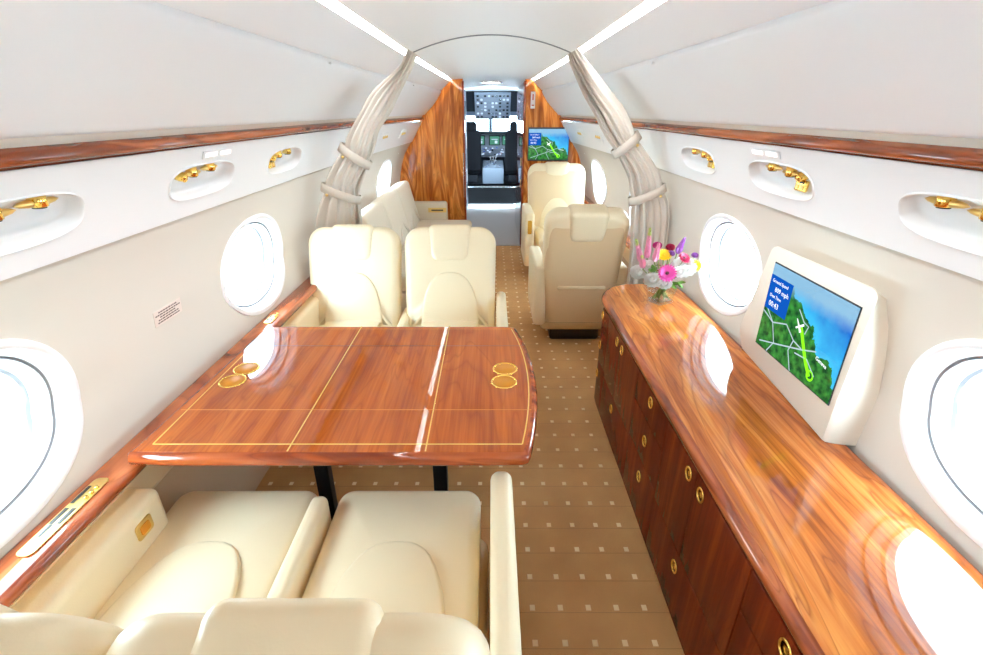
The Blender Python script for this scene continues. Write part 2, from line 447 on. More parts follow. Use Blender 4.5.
        # gap above the rail
# crown
def crown_z(x, y):
    w = min(1, max(0, (y-YA)/(YB-YA))); zc = 1.965*(1-w)+1.895*w; xe = .47*(1-w)+.43*w
    return zc-(zc-1.872)*(abs(x)/xe)**2, xe
ceil = MB()
for ya, yb in ((Y0, 3.2), (3.2, Y1)):
    def fn(u, v):
        y = ya+(yb-ya)*u; _, xe = crown_z(0, y); x = -xe+2*xe*v; return (x, y, crown_z(x, y)[0])
    ceil.grid(fn, 16, 24)
    for sd in (-1, 1):   # turned down edge and cove channel
        def fe(u, v):
            y = ya+(yb-ya)*u; xe = crown_z(0, y)[1]
            P = [(xe, 1.872), (xe, 1.884), (xe-.02, 1.892), (xe-.02, 1.93), (xe+.09, 1.93), (xe+.085, 1.862)]
            q = P[round(v*5)]; return (sd*q[0], y, q[1])
        ceil.grid(fe, 8, 5, False)
ceil.box((0, 2.2, 2.04), (1.5, 7.5, .02)); [ceil.box((sx*.66, 2.2, 1.96), (.03, 7.5, .18)) for sx in (-1, 1)]
struct(ceil.build('ceiling', CROWN))
for sd, nm in ((-1, 'left'), (1, 'right')):
    for ya, yb in ((Y0+.05, 3.17), (3.23, Y1-.05)):
        mb = MB()
        def fl(u, v):
            y = ya+(yb-ya)*u; xe = crown_z(0, y)[1]
            return (sd*(xe-.014), y, 1.896+.028*v)
        mb.grid(fl, 8, 1, False)
        o = mb.build('cove_light', COVE)
        tag(o, 'warm light strip in the ceiling cove on the %s, %s' % (nm, 'aft of the curtain' if ya < 0 else 'forward of the curtain'), 'ceiling light')

TRK = plain('joint_grey', srgb(150, 150, 152), .5)
g = MB(); pts = []
for q in range(25):
    x = -.468+.936*q/24; pts.append((x, 3.2, crown_z(x*.999, 3.2)[0]+.001))
g.tube(pts, .007, 8); struct(g.build('trim_5', TRK))
# floor, aft wall, hull
mb = MB(); mb.box((0, 3.2, -.02), (2.5, 9.6, .04)); fl = struct(mb.build('floor', CARPET))
def cross_panel(mb, y0, y1, xl, xr, zlo=0.0, ztop=None, ys=5.9, nz=40):
    """board filling part of the cabin cross-section; xl/xr are functions of z"""
    zs = [zlo+((ztop or 1.862)-zlo)*i/nz for i in range(nz+1)]
    F = []; V = []
    for z in zs:
        for x in (xl(z), xr(z)):
            for y in (y0, y1): V.append((x, y, z))
    for i in range(nz):
        a = 4*i; b = a+4
        F += [(a, b, b+2, a+2), (a+1, a+3, b+3, b+1), (a, a+1, b+1, b), (a+2, b+2, b+3, a+3)]
    F += [(0, 2, 3, 1), (4*nz, 4*nz+1, 4*nz+3, 4*nz+2)]
    return mb.add(V, F, False)
mb = MB(); cross_panel(mb, -1.56, -1.5, lambda z: -X(z, 0)-.03, lambda z: X(z, 0)+.03)
mb.box((0, -1.53, 1.93), (1.1, .06, .14)); struct(mb.build('wall_back', WALLM))

# ------------------------------------------------------------------ windows
def window(idx, sd, yc):
    root = bpy.data.objects.new('window_%d' % idx, None); C.objects.link(root); struct(root)
    root.location = WP(sd, yc, WZ); inv = Matrix.Translation(-root.location)
    def ring(profile, name, mat, p=2.15, n=64):
        V = []; F = []
        for (k, ins) in profile:
            for i in range(n):
                ex, ez = superell(WA*k[0], WB*k[1], p, 2*PI*i/n)
                V.append(inv @ WP(sd, yc+ex, WZ+ez, ins))
        for a in range(len(profile)-1):
            for i in range(n): F.append((a*n+i, a*n+(i+1) % n, (a+1)*n+(i+1) % n, (a+1)*n+i))
        m = MB(); m.add(V, F, True); return m.build(name, mat, root, auto=45)
    e = lambda d: ((WA-d)/WA, (WB-d)/WB)
    ring([(e(-.014), .0), (e(-.012), .006), (e(-.004), .009), (e(.006), .008), (e(.012), .002), (e(.024), -.022), (e(.030), -.030)], 'window_frame', FRAMEW)
    ring([(e(.030), -.030), (e(.0335), -.036), (e(.037), -.031)], 'seal', GASKET)
    ring([(e(.037), -.031), (e(.042), -.034), (e(.052), -.062), (e(.056), -.066)], 'inner_frame', FRAMEW)
    ring([(e(.056), -.066), (e(.064), -.072), (e(.068), -.10)], 'outer_seal', GASKET)
    # pane
    V = [inv @ WP(sd, yc, WZ, -.072)]; n = 48
    for i in range(n):
        ex, ez = superell(WA-.05, WB-.05, 2.15, 2*PI*i/n); V.append(inv @ WP(sd, yc+ex, WZ+ez, -.072))
    m = MB(); m.add(V, [(0, 1+i, 1+(i+1) % n) for i in range(n)], True); m.build('pane', PANE, root)
i = 0
for sd in (-1, 1):
    for yc in WINY: i += 1; window(i, sd, yc)

# ------------------------------------------------------------------ service units above the windows
def rot_to(n, up):
    """matrix whose z is n and whose y is closest to up"""
    n = n.normalized(); x = up.cross(n).normalized(); y = n.cross(x)
    return Matrix((x, y, n)).transposed().to_4x4()
def service_unit(sd, yc, label, plate):
    P = WP(sd, yc, 1.352, .008)
    n = (WP(sd, yc, 1.352, 1)-WP(sd, yc, 1.352, 0)).normalized()
    root = thing('service_unit', label, 'reading lights', P, 0, None)
    B = rot_to(n, Vector((0, 0, 1)))      # local x along the cabin, y up, z toward cabin
    # x axis direction
    sx = 1 if (B @ Vector((1, 0, 0))).y > 0 else -1
    m = MB(); prof = [(1.09, .0), (1.075, .004), (1.03, .005), (1.0, .002), (.97, -.006), (.90, -.030), (.78, -.040), (.4, -.042), (0, -.042)]
    V = []; F = []; nn = 56
    for (k, z) in prof:
        for j in range(nn):
            ex, ez = superell(.20*k+(k-1)*-.14*(1 if k < 1 else 1), .055*k, 3.0, 2*PI*j/nn)
            V.append((ex, ez*1.03, z))
    for a in range(len(prof)-1):
        for j in range(nn): F.append((a*nn+j, a*nn+(j+1) % nn, (a+1)*nn+(j+1) % nn, (a+1)*nn+j))
    m.add(V, F, True, B); m.build('recessed_tray', WHITE, root)
    def lamp(x, y, tilt, lens=True):
        M = B @ Tr((x*sx, y, -.024)) @ Rm('X', 70) @ Rm('Y', tilt)
        lm = MB()
        lm.lathe([(.0, .006), (.012, .006), (.018, .003), (.0185, -.012), (.016, -.026), (.009, -.032), (0, -.033)][::-1], 20, M)
        lo = lm.build('reading_light', GOLD, root)
        a = MB(); a.lathe([(.001, -.058), (.006, -.045), (.009, -.025), (.010, 0), (.009, .025), (.006, .045), (.001, .058)], 14, B @ Tr((x*sx, y+.004, -.028)) @ Rm('Y', 90))
        a.build('swivel_arm', GOLDD, lo)
        d = MB(); d.lathe([(0, .0075), (.0135, .0075), (.014, .0055), (0, .0055)], 18, M); d.build('lens', DARK, lo)
    o1 = .03 if yc < 1.1 else 0
    lamp(.075+o1, .020, 0); lamp(-.035+o1, .012, 0)
    g = MB(); g.lathe([(0, .014), (.007, .014), (.014, .006), (.017, -.005), (.017, -.02)], 18, B @ Tr(((-.095+o1)*sx, .012, -.024))); g.torus(.012, .003, B @ Tr(((-.095+o1)*sx, .012, -.014)))
    g.build('air_vent', GOLD, root)
    if plate:
        M = B @ Tr(((-.085+o1)*sx, -.022, -.028)) @ Rm('X', -25)
        g = MB(); g.box((0, 0, 0), (.062, .036, .012), M, r=.005); po = g.build('switch_plate', GOLD, root)
        for q in (-.016, .012):
            g = MB(); g.box((q, -.004, .007), (.016, .014, .004), M, r=.0015); g.build('button', GOLDD, po)
        g = MB(); g.box((0, .011, .0072), (.034, .005, .003), M, r=.001); g.build('slot', DARK, po)
    return root
order = ['nearest the viewer', 'second from the viewer', 'the one nearest the curtain']
for sd, nm in ((-1, 'left'), (1, 'right')):
    for yc, lb in ((.99, order[0]), (1.74, order[1]), (2.46, order[2])):
        service_unit(sd, yc, 'gold reading lights in white recess on %s wall, %s' % (nm, lb), sd > 0 or yc > 2.4)
    for yc in (-.46, .28): service_unit(sd, yc, 'gold reading lights in oval recess high on %s wall behind the near seats' % nm, True)['group'] = 'recesses behind the viewer on the '+nm
    # illuminated sign
    P = WP(sd, 1.80, 1.435, .009); n = (WP(sd, 1.80, 1.435, 1)-WP(sd, 1.80, 1.435, 0)).normalized(); B = rot_to(n, Vector((0, 0, 1)))
    root = thing('cabin_sign', 'small backlit pinkish sign pair under the wooden rail on the %s wall' % nm, 'sign', P)
    g = MB(); g.box((0, 0, .001), (.20, .028, .004), B, r=.0015); g.build('bezel', WHITE, root)
    for q in (-.048, .048):
        g = MB(); g.box((q, 0, .0035), (.072, .014, .002), B, r=.0008); g.build('lit_window', SIGNG, root)
    # forward small fixtures
    for yc in (4.45, 5.15):
        P = WP(sd, yc, 1.36, .008); n = (WP(sd, yc, 1.36, 1)-WP(sd, yc, 1.36, 0)).normalized(); B = rot_to(n, Vector((0, 0, 1)))
        root = thing('service_unit', 'small pale vent pair on %s upper wall beyond the curtain, %s' % (nm, 'nearer the curtain' if yc < 5 else 'nearer the wooden bulkhead'), 'air vent', P)
        g = MB(); g.box((0, 0, .002), (.26, .085, .008), B, r=.003); g.build('plate', WHITE, root)
        for q in (-.07, .0, .07):
            g = MB(); g.lathe([(0, .016), (.008, .016), (.014, .008), (.015, .004)], 14, B @ Tr((q, .005, 0))); g.build('air_vent', GOLDD, root)

# wall placard
P = WP(-1, 1.53, .935, .001); n = (WP(-1, 1.53, .935, 1)-WP(-1, 1.53, .935, 0)).normalized(); B = rot_to(n, Vector((0, 0, 1)))
pl = thing('wall_placard', 'small notice with dark lines of print between windows on left wall', 'notice', P)
g = MB(); g.box((0, 0, .0005), (.15, .052, .001), B); g.build('film', PLACARD, pl)
g = MB(); random.seed(3)
for r_, w_ in enumerate((.10, .135, .09, .11, .118)):
    x_ = -w_/2
    while x_ < w_/2-.004:
        l = random.uniform(.006, .016); l = min(l, w_/2-x_); g.box((x_+l/2, .0175-.0088*r_, .0013), (l, .0042, .0004), B); x_ += l+.0028
g.build('lettering', INK, pl)

# ------------------------------------------------------------------ ledges
def ledge(ya, yb, sd, label, w=.085):
    root = thing('side_ledge', label, 'ledge', (sd*1.06, (ya+yb)/2, 0))
    prof = []   # (distance from wall, z)
    prof = [(-.005, .645), (0, .660), (.010, .665), (w-.02, .665)]
    for i in range(9):
        a = PI/2-PI*i/8; prof.append((w-.014+.018*math.cos(a), .647+.018*math.sin(a)))
    prof += [(.0, .629)]
    m = MB()
    def fn(u, v):
        q = prof[min(round(v*(len(prof)-1)), len(prof)-1)]; y = ya+(yb-ya)*u
        return (sd*(X(.66, y)-q[0])-root.location.x, y-root.location.y, q[1])
    m.grid(fn, 16, len(prof)-1); m.build('wood_cap', RAILW, root, auto=50)
    m = MB()
    def fs(u, v):
        y = ya+(yb-ya)*u; P_ = [(w-.018, .630), (.040, .59), (.030, .50), (.0, .46)]
        q = P_[round(v*3)]; return (sd*(X(.6, y)-q[0])-root.location.x, y-root.location.y, q[1])
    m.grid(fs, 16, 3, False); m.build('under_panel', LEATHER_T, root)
    return root
led = ledge(-1.4, 2.95, -1, 'long glossy wooden ledge under the left windows beside the table', .10)
ledge(3.1, 5.85, -1, 'wooden ledge under far left window behind the divan')
ledge(2.95, 5.85, 1, 'dark wooden ledge under far right window beyond the curtain')
def control_panel(x, y, z, L, label):
    root = thing('control_panel', label, 'control panel', (x, y, z))
    g = MB(); g.pad(rrect(.040, L, .014), .004, .0018, M=Tr((0, 0, .002))); g.build('plate', GOLDD, root)
    for (px, py, w, h) in ((-.006, -.055*L/.25, .008, .036), (-.010, -.01, .009, .05), (.008, -.01, .009, .05), (-.012, .062*L/.25, .008, .06)):
        g = MB(); g.box((px, py, .0047), (w, h*L/.25, .0014)); g.build('slot', DARK, root)
    for q in range(3):
        g = MB(); g.lathe([(0, .009), (.005, .009), (.006, .004)], 12, Tr((.010, .05*L/.25+q*.018, 0))); g.build('jack', GOLD, root)
    return root
control_panel(-1.043, .885, .6655, .25, 'gold control plate with dark slots on left ledge beside the near armchair')
control_panel(-1.045, 2.09, .6655, .10, 'small gold fitting on left ledge beyond the table corner')

# ------------------------------------------------------------------ leather seats
def make_seat(label, loc, rz, w=.53, shift=0.0, arms=(None, None), top=.93, group=None, double=True, cat='armchair', tan=False, gold=True):
    root = thing('lounge_chair', label, cat, loc, rz, group)
    cw = w-.075 if double else w-.16
    L = LEATHER; LT = LEATHER_T
    # base and shroud
    m = MB(); m.box((0, -.05, .06), (w*.66, .42, .12), r=.02); m.build('base', DARK, root)
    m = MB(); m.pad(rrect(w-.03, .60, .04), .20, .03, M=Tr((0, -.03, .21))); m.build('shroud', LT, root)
    # seat cushion
    m = MB(); m.pad(rrect(cw, .665+shift, (.05, .05, .03, .03)), .16, .035, bulge=.018, M=Tr((0, .0025-shift/2, .37)))
    sc = m.build('seat_cushion', L, root)
    m = MB(); m.pad(arch(.33, .50, power=2.7), .026, .012, bulge=.012, M=Tr((0, -.15, .462))); m.build('seat_inset', L, sc)
    # back: local frame leaning backwards
    hb = top-.36
    lean = 21 if double else 17
    Mb = Tr((0, -.245-shift, .40)) @ Rm('X', lean) @ Rm('X', 90)     # local x right, y up the back, z toward -y (rear)
    bw = w-.004
    tilt = Tr((0, hb/2/math.cos(math.radians(lean))-.02, 0))
    hl = hb/math.cos(math.radians(lean))
    M0 = Mb @ tilt @ Rm('Y', 180)   # z now toward the front
    th = .135
    m = MB(); m.pad(rrect(bw, hl, (.10, .10, .03, .03), seg=8, taper=.04), th, .042, bulge=.006, back_bulge=.004, M=M0)
    bk = m.build('backrest', L, root)
    # front lumbar inset
    lh = hl-.25
    m = MB(); m.pad(arch(.33 if double else .35, lh, power=2.6), .034, .014, bulge=.010, M=M0 @ Tr((0, -hl/2+lh/2-.01, th/2-.002))); m.build('lumbar_pad', L, bk)
    # headrest wraps over the top, seen from the front and the rear
    hw = .245 if double else .26; hh = .215
    m = MB(); m.pad(rrect(hw, hh, (.035, .035, .05, .05), taper=.10), th+.024, .030, bulge=.004, back_bulge=.002, M=M0 @ Tr((0, hl/2-hh/2+.010, 0)))
    m.build('headrest', L, bk)
    if double:  # rear centre panel continues down from the headrest
        m = MB(); m.pad(rrect(hw-.006, hl-.24, .02), .02, .008, M=M0 @ Tr((0, -.10, -th/2-.004))); m.build('rear_panel', L, bk)
    for sx in (-1, 1):   # piping round the wings
        pts = []
        for i in range(13):
            t = i/12
            if t < .45: p = (sx*(bw/2-.022), -hl/2+.05+(hl-.15-.0)*t/.45)
            else:
                a = (t-.45)/.55; p = (sx*(bw/2-.022-(bw/2-.022-hw/2-.003)*min(1, a)), hl/2-.10+.076*math.sin(min(1, a*1.6)*PI/2))
            pts.append(M0 @ Vector((p[0], p[1], -th/2+.012)))
        m = MB(); m.tube(pts, .0022, 6); m.build('piping', PIPE, bk)
    if not double:  # hard rear shell reaching down
        levels = [(.125, .70, .10, -.26), (.135, .80, .16, -.26), (.175, .83, .19, -.26), (.30, .87, .20, -.27), (.45, .91, .20, -.29), (.60, .94, .19, -.315), (.75, .965, .175, -.345)]
        rings = [(z_, w*k_, d_, y_) for z_, k_, d_, y_ in levels]
        zt = top-.01; 
        for q in range(9):
            a = PI/2*q/8; z_ = zt-.11+.11*math.sin(a); rings.append((z_, w*(.985-.20*(1-math.cos(a))), .165*(.25+.75*math.cos(a)), -.345-.30*(z_-.75)))
        V = []; n_ = None
        for z_, w_, d_, y_ in rings:
            R_ = rrect(w_, d_, min(.06, d_*.48), seg=6, edge=3); n_ = len(R_); V += [(x_, y_+yy, z_) for x_, yy in R_]
        F = [(a*n_+b, a*n_+(b+1) % n_, (a+1)*n_+(b+1) % n_, (a+1)*n_+b) for a in range(len(rings)-1) for b in range(n_)]
        F += [tuple(range(n_)), tuple((len(rings)-1)*n_+b for b in range(n_))]
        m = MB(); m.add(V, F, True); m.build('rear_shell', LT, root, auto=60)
        m = MB(); m.box((0, -.26, .185), (w*.845, .198, .004)); m.build('seam', PIPE, root)
    # arms
    for side, a in zip((-1, 1), arms):
        if not a: continue
        aw, az, front, ax, kind = a
        m = MB(); ln = front+.36
        m.pad(rrect(aw, ln, min(.03, aw*.42)), az-.16, min(.024, aw*.4), M=Tr((ax, front-ln/2, (az+.16)/2)))
        ao = m.build('armrest', L, root)
        if kind == 'plate':
            pm = MB(); pm.pad(rrect(.062, .05, .010), .005, .002, M=Tr((ax-side*(aw/2+.001), front-.10, az-.06)) @ Rm('Z', 90 if side < 0 else -90) @ Rm('X', 90))
            po = pm.build('ashtray_plate', GOLDD, ao)
            pm = MB(); pm.pad(rrect(.036, .028, .007), .004, .0015, M=Tr((ax-side*(aw/2+.004), front-.10, az-.06)) @ Rm('Z', 90 if side < 0 else -90) @ Rm('X', 90)); pm.build('inner_lid', AMBER, po)
        if kind == 'outer':
            pm = MB(); pm.pad(rrect(.04, .13, .008), .005, .002, M=Tr((ax, front+.0005, az-.13)) @ Rm('X', 90)); pm.build('gold_plate', GOLD, ao)
    return root
# near pair, seen from behind (facing forward)
make_seat('near cream leather chair by the aisle, seen from behind at the bottom', (-.262, .88, 0), 0, shift=.06, arms=((.052, .50, .25, -.262, None), (.062, .625, .22, .290, None)))
make_seat('cream leather seat in the near left corner with gold ashtray plate on its armrest', (-.782, .88, 0), 0, shift=.06, arms=((.115, .580, .20, -.235, 'plate'), None))
# far pair, facing the viewer
make_seat('cream leather seat facing us across the table, left one beside the wall', (-.786, 2.31, 0), PI, arms=(None, (.075, .60, .22, .235, None)))
make_seat('cream leather seat facing us across the table, right one beside the aisle', (-.236, 2.31, 0), PI, arms=((.055, .60, .20, -.292, None), (.05, .50, .20, .26, None)))
# single chairs on the right beyond the credenza
make_seat('large tan-backed leather chair beyond the credenza, its back towards us', (.615, 3.50, 0), 0, w=.55, top=.975, double=False, arms=((.085, .60, .22, -.275, None), (.085, .60, .22, .275, None)))
make_seat('cream leather chair facing us below the bulkhead screen', (.675, 4.80, 0), PI, w=.60, top=1.04, double=False, arms=((.085, .64, .24, -.30, None), (.09, .68, .24, .31, 'outer')))

# ------------------------------------------------------------------ table
TZ = .70
tb = thing('dining_table', 'glossy wooden conference table with pale inlay lines and gold cup holders', 'table', (-.44, 1.5, 0))
def tx(y):  # bowed aisle edge
    t = (y-1.075)/(1.935-1.075); return .110+.050*4*t*(1-t)*1.0
out = []
for i in range(17):
    t = i/16; y = 1.105+(1.92-1.105)*t; out.append((tx(y), y))
out += [(.085, 1.940), (.05, 1.945)]
for i in range(1, 12): out.append((.05-1.0*i/12, 1.945))
out += [(-.985, 1.945), (-1.0, 1.93)]
for i in range(1, 12): out.append((-1.0-.02*i/12, 1.925-.84*i/12))
out += [(-1.025, 1.080), (-1.01, 1.062)]
for i in range(1, 12): out.append((-1.01+1.08*i/12, 1.058))
out += [(.085, 1.060), (.103, 1.066), (.110, 1.080)]
out = [(x+.44, y-1.5) for x, y in out]
m = MB(); m.pad(out, .042, .020, seg=6, M=Tr((0, 0, TZ-.022))); m.build('table_edge', TABLEE, tb)
ins = normals2(out)
top_o = [(p[0]-q[0]*.020, p[1]-q[1]*.020) for p, q in zip(out, ins)]
m = MB(); n = len(top_o); m.add([(0, 0, TZ)]+[(x, y, TZ) for x, y in top_o]+[(x, y, TZ-.002) for x, y in top_o], [(0, 1+i, 1+(i+1) % n) for i in range(n)]+[(1+i, 1+n+i, 1+n+(i+1) % n, 1+(i+1) % n) for i in range(n)], False); m.build('veneer_top', TABLEW, tb)
def line(pts, w, mat, name, z=TZ+.0006, th=.0008, parent=tb, off=(-.44, 1.5)):
    g = MB()
    P = [(x-off[0], y-off[1]) for x, y in pts]; V = []; F = []
    for i, (x, y) in enumerate(P):
        a = P[max(i-1, 0)]; b = P[min(i+1, len(P)-1)]; dx, dy = b[0]-a[0], b[1]-a[1]; l = math.hypot(dx, dy)
        nx, ny = -dy/l*w/2, dx/l*w/2
        V += [(x+nx, y+ny, z), (x-nx, y-ny, z), (x+nx, y+ny, z-th), (x-nx, y-ny, z-th)]
    for i in range(len(P)-1):
        a = 4*i; b = a+4; F += [(a, a+1, b+1, b), (a, b, b+2, a+2), (a+1, a+3, b+3, b+1)]
    g.add(V, F, False); return g.build(name, mat, parent)
edge = [(tx(1.112+(1.905-1.112)*i/12)-.030, 1.112+(1.905-1.112)*i/12) for i in range(13)]
line([(-.968, 1.112), (tx(1.112)-.030, 1.112)], .0042, INLAY, 'inlay')
line(edge, .0042, INLAY, 'inlay')
line([(-.968, 1.112), (-.968, 1.905)], .0036, INLAY, 'inlay')
line([(-.968, 1.905), (edge[-1][0], 1.905)], .003, LIGHTINLAY, 'inlay')
line([(-.99, 1.285), (tx(1.285)-.02, 1.285)], .0028, LIGHTINLAY, 'leaf_seam')
line([(-.99, 1.74), (tx(1.74)-.02, 1.74)], .0028, INLAYD, 'leaf_seam')
line([(-.572, 1.08), (-.572, 1.93)], .0040, INLAY, 'inlay'); line([(-.185, 1.08), (-.185, 1.93)], .0040, INLAY, 'inlay')  # two thin pale strips laid lengthwise over the veneer
for (x, y) in ((-.912, 1.462), (-.905, 1.552), (.044, 1.457), (.050, 1.550)):
    g = MB(); M = Tr((x+.44, y-1.5, TZ)); g.torus(.043, .0035, M); g.lathe([(.046, .0), (.046, .002), (.040, .0015), (.039, -.012)], 30, M)
    ho = g.build('cup_holder', GOLD, tb)
    g = MB(); g.lathe([(0, .0012), (.0405, .0012), (.0405, 0)], 30, M); g.build('amber_insert', AMBER, ho)
for lx in (-.61, -.185):
    g = MB(); g.box((lx+.44, -.13, .345), (.05, .045, .62), r=.006); g.build('leg', BLACK, tb)
    g = MB(); g.box((lx+.44, -.0, .67), (.07, .55, .02), r=.004); g.build('top_bracket', BLACK, tb)
    g = MB(); g.box((lx+.44, -.13, .018), (.08, .12, .03), r=.008); g.build('foot', BLACK, tb)

# ------------------------------------------------------------------ credenza
cz = .65
cr = thing('credenza', 'long glossy wooden credenza with gold ring latches along the right wall', 'cabinet', (.85, 1.0, 0))
def cred_outline(ins, ynear=-.9):
    o = []
    o.append((1.06, ynear)); o.append((1.080, ynear+.03))
    for i in range(1, 24): o.append((1.080, ynear+.03+(2.66-ynear-.06)*i/24))
    o += [(1.070, 2.665-ins), (1.04, 2.672-ins), (.98, 2.675-ins), (.90, 2.668-ins)]
    R = .21
    for i in range(0, 13):   # far rounded corner
        a = PI/2+PI/2*i/12
        o.append((.595+ins+R+.03+(R+.03)*math.cos(a), 2.665-ins-.27+.27*math.sin(a)))
    for i in range(1, 26): o.append((.595+ins, 2.39-(2.39-ynear)*i/26))
    o += [(.60+ins, ynear), (.7, ynear), (.9, ynear)]
    return [(x-.85, y-1.0) for x, y in o]
oo = cred_outline(0)
m = MB(); m.pad(oo, .042, .019, seg=6, M=Tr((0, 0, cz-.021))); m.build('top_edge', RAILW, cr)
ii = normals2(oo); to = [(p[0]-q[0]*.024, p[1]-q[1]*.024) for p, q in zip(oo, ii)]
m = MB(); n = len(to)
m.add([(0, 0, cz+.0006)]+[(x, y, cz+.0006) for x, y in to]+[(x, y, cz-.004) for x, y in to], [(0, 1+i, 1+(i+1) % n) for i in range(n)]+[(1+i, 1+n+i, 1+n+(i+1) % n, 1+(i+1) % n) for i in range(n)], False); m.build('worktop', CREDT, cr)
bo = cred_outline(.016)
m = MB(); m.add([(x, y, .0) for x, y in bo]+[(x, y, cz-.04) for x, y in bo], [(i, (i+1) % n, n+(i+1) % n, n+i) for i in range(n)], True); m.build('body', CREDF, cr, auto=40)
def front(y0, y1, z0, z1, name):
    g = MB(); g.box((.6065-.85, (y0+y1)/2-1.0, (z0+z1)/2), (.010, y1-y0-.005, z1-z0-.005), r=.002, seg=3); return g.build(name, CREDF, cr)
def latch(y, z, par):
    g = MB(); M = Tr((.6010-.85, y-1.0, z)) @ Rm('Y', -90)
    g.torus(.0185, .0038, M @ Tr((0, 0, .002)), sx=1.12); g.lathe([(.016, .001), (.012, -.0005), (.007, .0012), (0, .002)], 18, M, sx=1.12); g.build('ring_latch', GOLD, par)
for (ya, yb) in ((2.25, 2.40), (1.36, 1.72), (.44, .78)):
    for (za, zb, lz) in ((.47, .605, .567), (.285, .47, .389), (.03, .285, .213)):
        d = front(ya, yb, za, zb, 'drawer'); latch(1.528 if ya > 1 and ya < 2 else (2.375 if ya > 2 else .62), lz, d)
for (ya, yc_, yb) in ((1.72, 2.01, 2.25), (.78, 1.10, 1.36), (-.2, .12, .44)):
    for (a, b, l) in ((ya, yc_, yc_-.045), (yc_, yb, yc_+.045)):
        d = front(a, b, .265, .605, 'door'); latch(l, .564, d)
    d = front(ya, yb, .03, .265, 'lower_drawer'); latch(yc_+.01, .207, d)
m = MB(); m.box((.63-.85, .7-1.0, .015), (.02, 3.1, .03)); m.build('toe_strip', CREDF, cr)

# ------------------------------------------------------------------ map screens
def map_material():
    m = bpy.data.materials.new('moving_map'); m.use_nodes = True; nt = m.node_tree; nt.nodes.clear()
    o = nt.nodes.new('ShaderNodeOutputMaterial'); e = nt.nodes.new('ShaderNodeEmission'); g = nt.nodes.new('ShaderNodeBsdfGlossy'); ad = nt.nodes.new('ShaderNodeMixShader')
    ad.inputs[0].default_value = .04; g.inputs['Roughness'].default_value = .05
    nt.links.new(e.outputs[0], ad.inputs[1]); nt.links.new(g.outputs[0], ad.inputs[2]); nt.links.new(ad.outputs[0], o.inputs[0])
    tc = nt.nodes.new('ShaderNodeTexCoord'); sx = nt.nodes.new('ShaderNodeSeparateXYZ'); nt.links.new(tc.outputs['Object'], sx.inputs[0])
    n = nt.nodes.new('ShaderNodeTexNoise'); n.inputs['Scale'].default_value = 5; n.inputs['Detail'].default_value = 6; nt.links.new(tc.outputs['Object'], n.inputs['Vector'])
    n2 = nt.nodes.new('ShaderNodeTexNoise'); n2.inputs['Scale'].default_value = 16; n2.inputs['Detail'].default_value = 5; nt.links.new(tc.outputs['Object'], n2.inputs['Vector'])
    def ma(op, a, b):
        q = nt.nodes.new('ShaderNodeMath'); q.operation = op
        for i, v in enumerate((a, b)):
            if isinstance(v, (int, float)): q.inputs[i].default_value = v
            else: nt.links.new(v, q.inputs[i])
        return q.outputs[0]
    # object units: screen is 1 wide (x -.5...5), .72 high (z)
    x, y = sx.outputs[0], sx.outputs[1]
    # coast function >0 = sea
    coast = ma('ADD', ma('ADD', ma('MULTIPLY', x, .62), ma('MULTIPLY', y, 1.0)), ma('MULTIPLY', ma('SUBTRACT', n.outputs['Fac'], .5), .45))
    coast = ma('SUBTRACT', coast, .12)
    sea = ma('GREATER_THAN', coast, 0.0)
    land = nt.nodes.new('ShaderNodeValToRGB'); land.color_ramp.elements[0].position = .35; land.color_ramp.elements[0].color = srgb(6, 62, 34)
    land.color_ramp.elements[1].position = .68; land.color_ramp.elements[1].color = srgb(60, 150, 60); nt.links.new(n2.outputs['Fac'], land.inputs[0])
    seac = nt.nodes.new('ShaderNodeValToRGB'); seac.color_ramp.elements[0].position = 0; seac.color_ramp.elements[0].color = srgb(60, 184, 232)
    seac.color_ramp.elements[1].position = .35; seac.color_ramp.elements[1].color = srgb(16, 100, 196); nt.links.new(coast, seac.inputs[0])
    mx = nt.nodes.new('ShaderNodeMix'); mx.data_type = 'RGBA'; nt.links.new(sea, mx.inputs[0]); nt.links.new(land.outputs[0], mx.inputs[6]); nt.links.new(seac.outputs[0], mx.inputs[7])
    sky = nt.nodes.new('ShaderNodeMapRange'); sky.inputs[1].default_value = .19; sky.inputs[2].default_value = .30
    nt.links.new(ma('ADD', y, ma('MULTIPLY', n2.outputs['Fac'], .05)), sky.inputs[0])
    m2 = nt.nodes.new('ShaderNodeMix'); m2.data_type = 'RGBA'; nt.links.new(sky.outputs[0], m2.inputs[0]); nt.links.new(mx.outputs[2], m2.inputs[6]); m2.inputs[7].default_value = srgb(130, 176, 206)
    nt.links.new(m2.outputs[2], e.inputs[0]); e.inputs[1].default_value = .80
    MATS['map'] = m; return m
MAPM = map_material()
E_W = emis('screen_white', (.9, .95, 1, 1), .9); E_B = emis('screen_blue', srgb(16, 84, 180), .75); E_G = emis('screen_green', srgb(130, 240, 30), .95); E_R = emis('screen_road', srgb(168, 190, 198), .8)
def text_mesh(body, size, name, mat, parent, M):
    cu = bpy.data.curves.new(name, 'FONT'); cu.body = body; cu.size = size; cu.extrude = .0008; cu.resolution_u = 2
    t = bpy.data.objects.new(name+'_tmp', cu); C.objects.link(t); dg = bpy.context.evaluated_depsgraph_get(); dg.update()
    me = bpy.data.meshes.new_from_object(t.evaluated_get(dg)); bpy.data.objects.remove(t); bpy.data.curves.remove(cu)
    me.name = name; me.transform(M); me.materials.clear(); me.materials.append(mat)
    o = bpy.data.objects.new(name, me); C.objects.link(o); o.parent = parent; return o
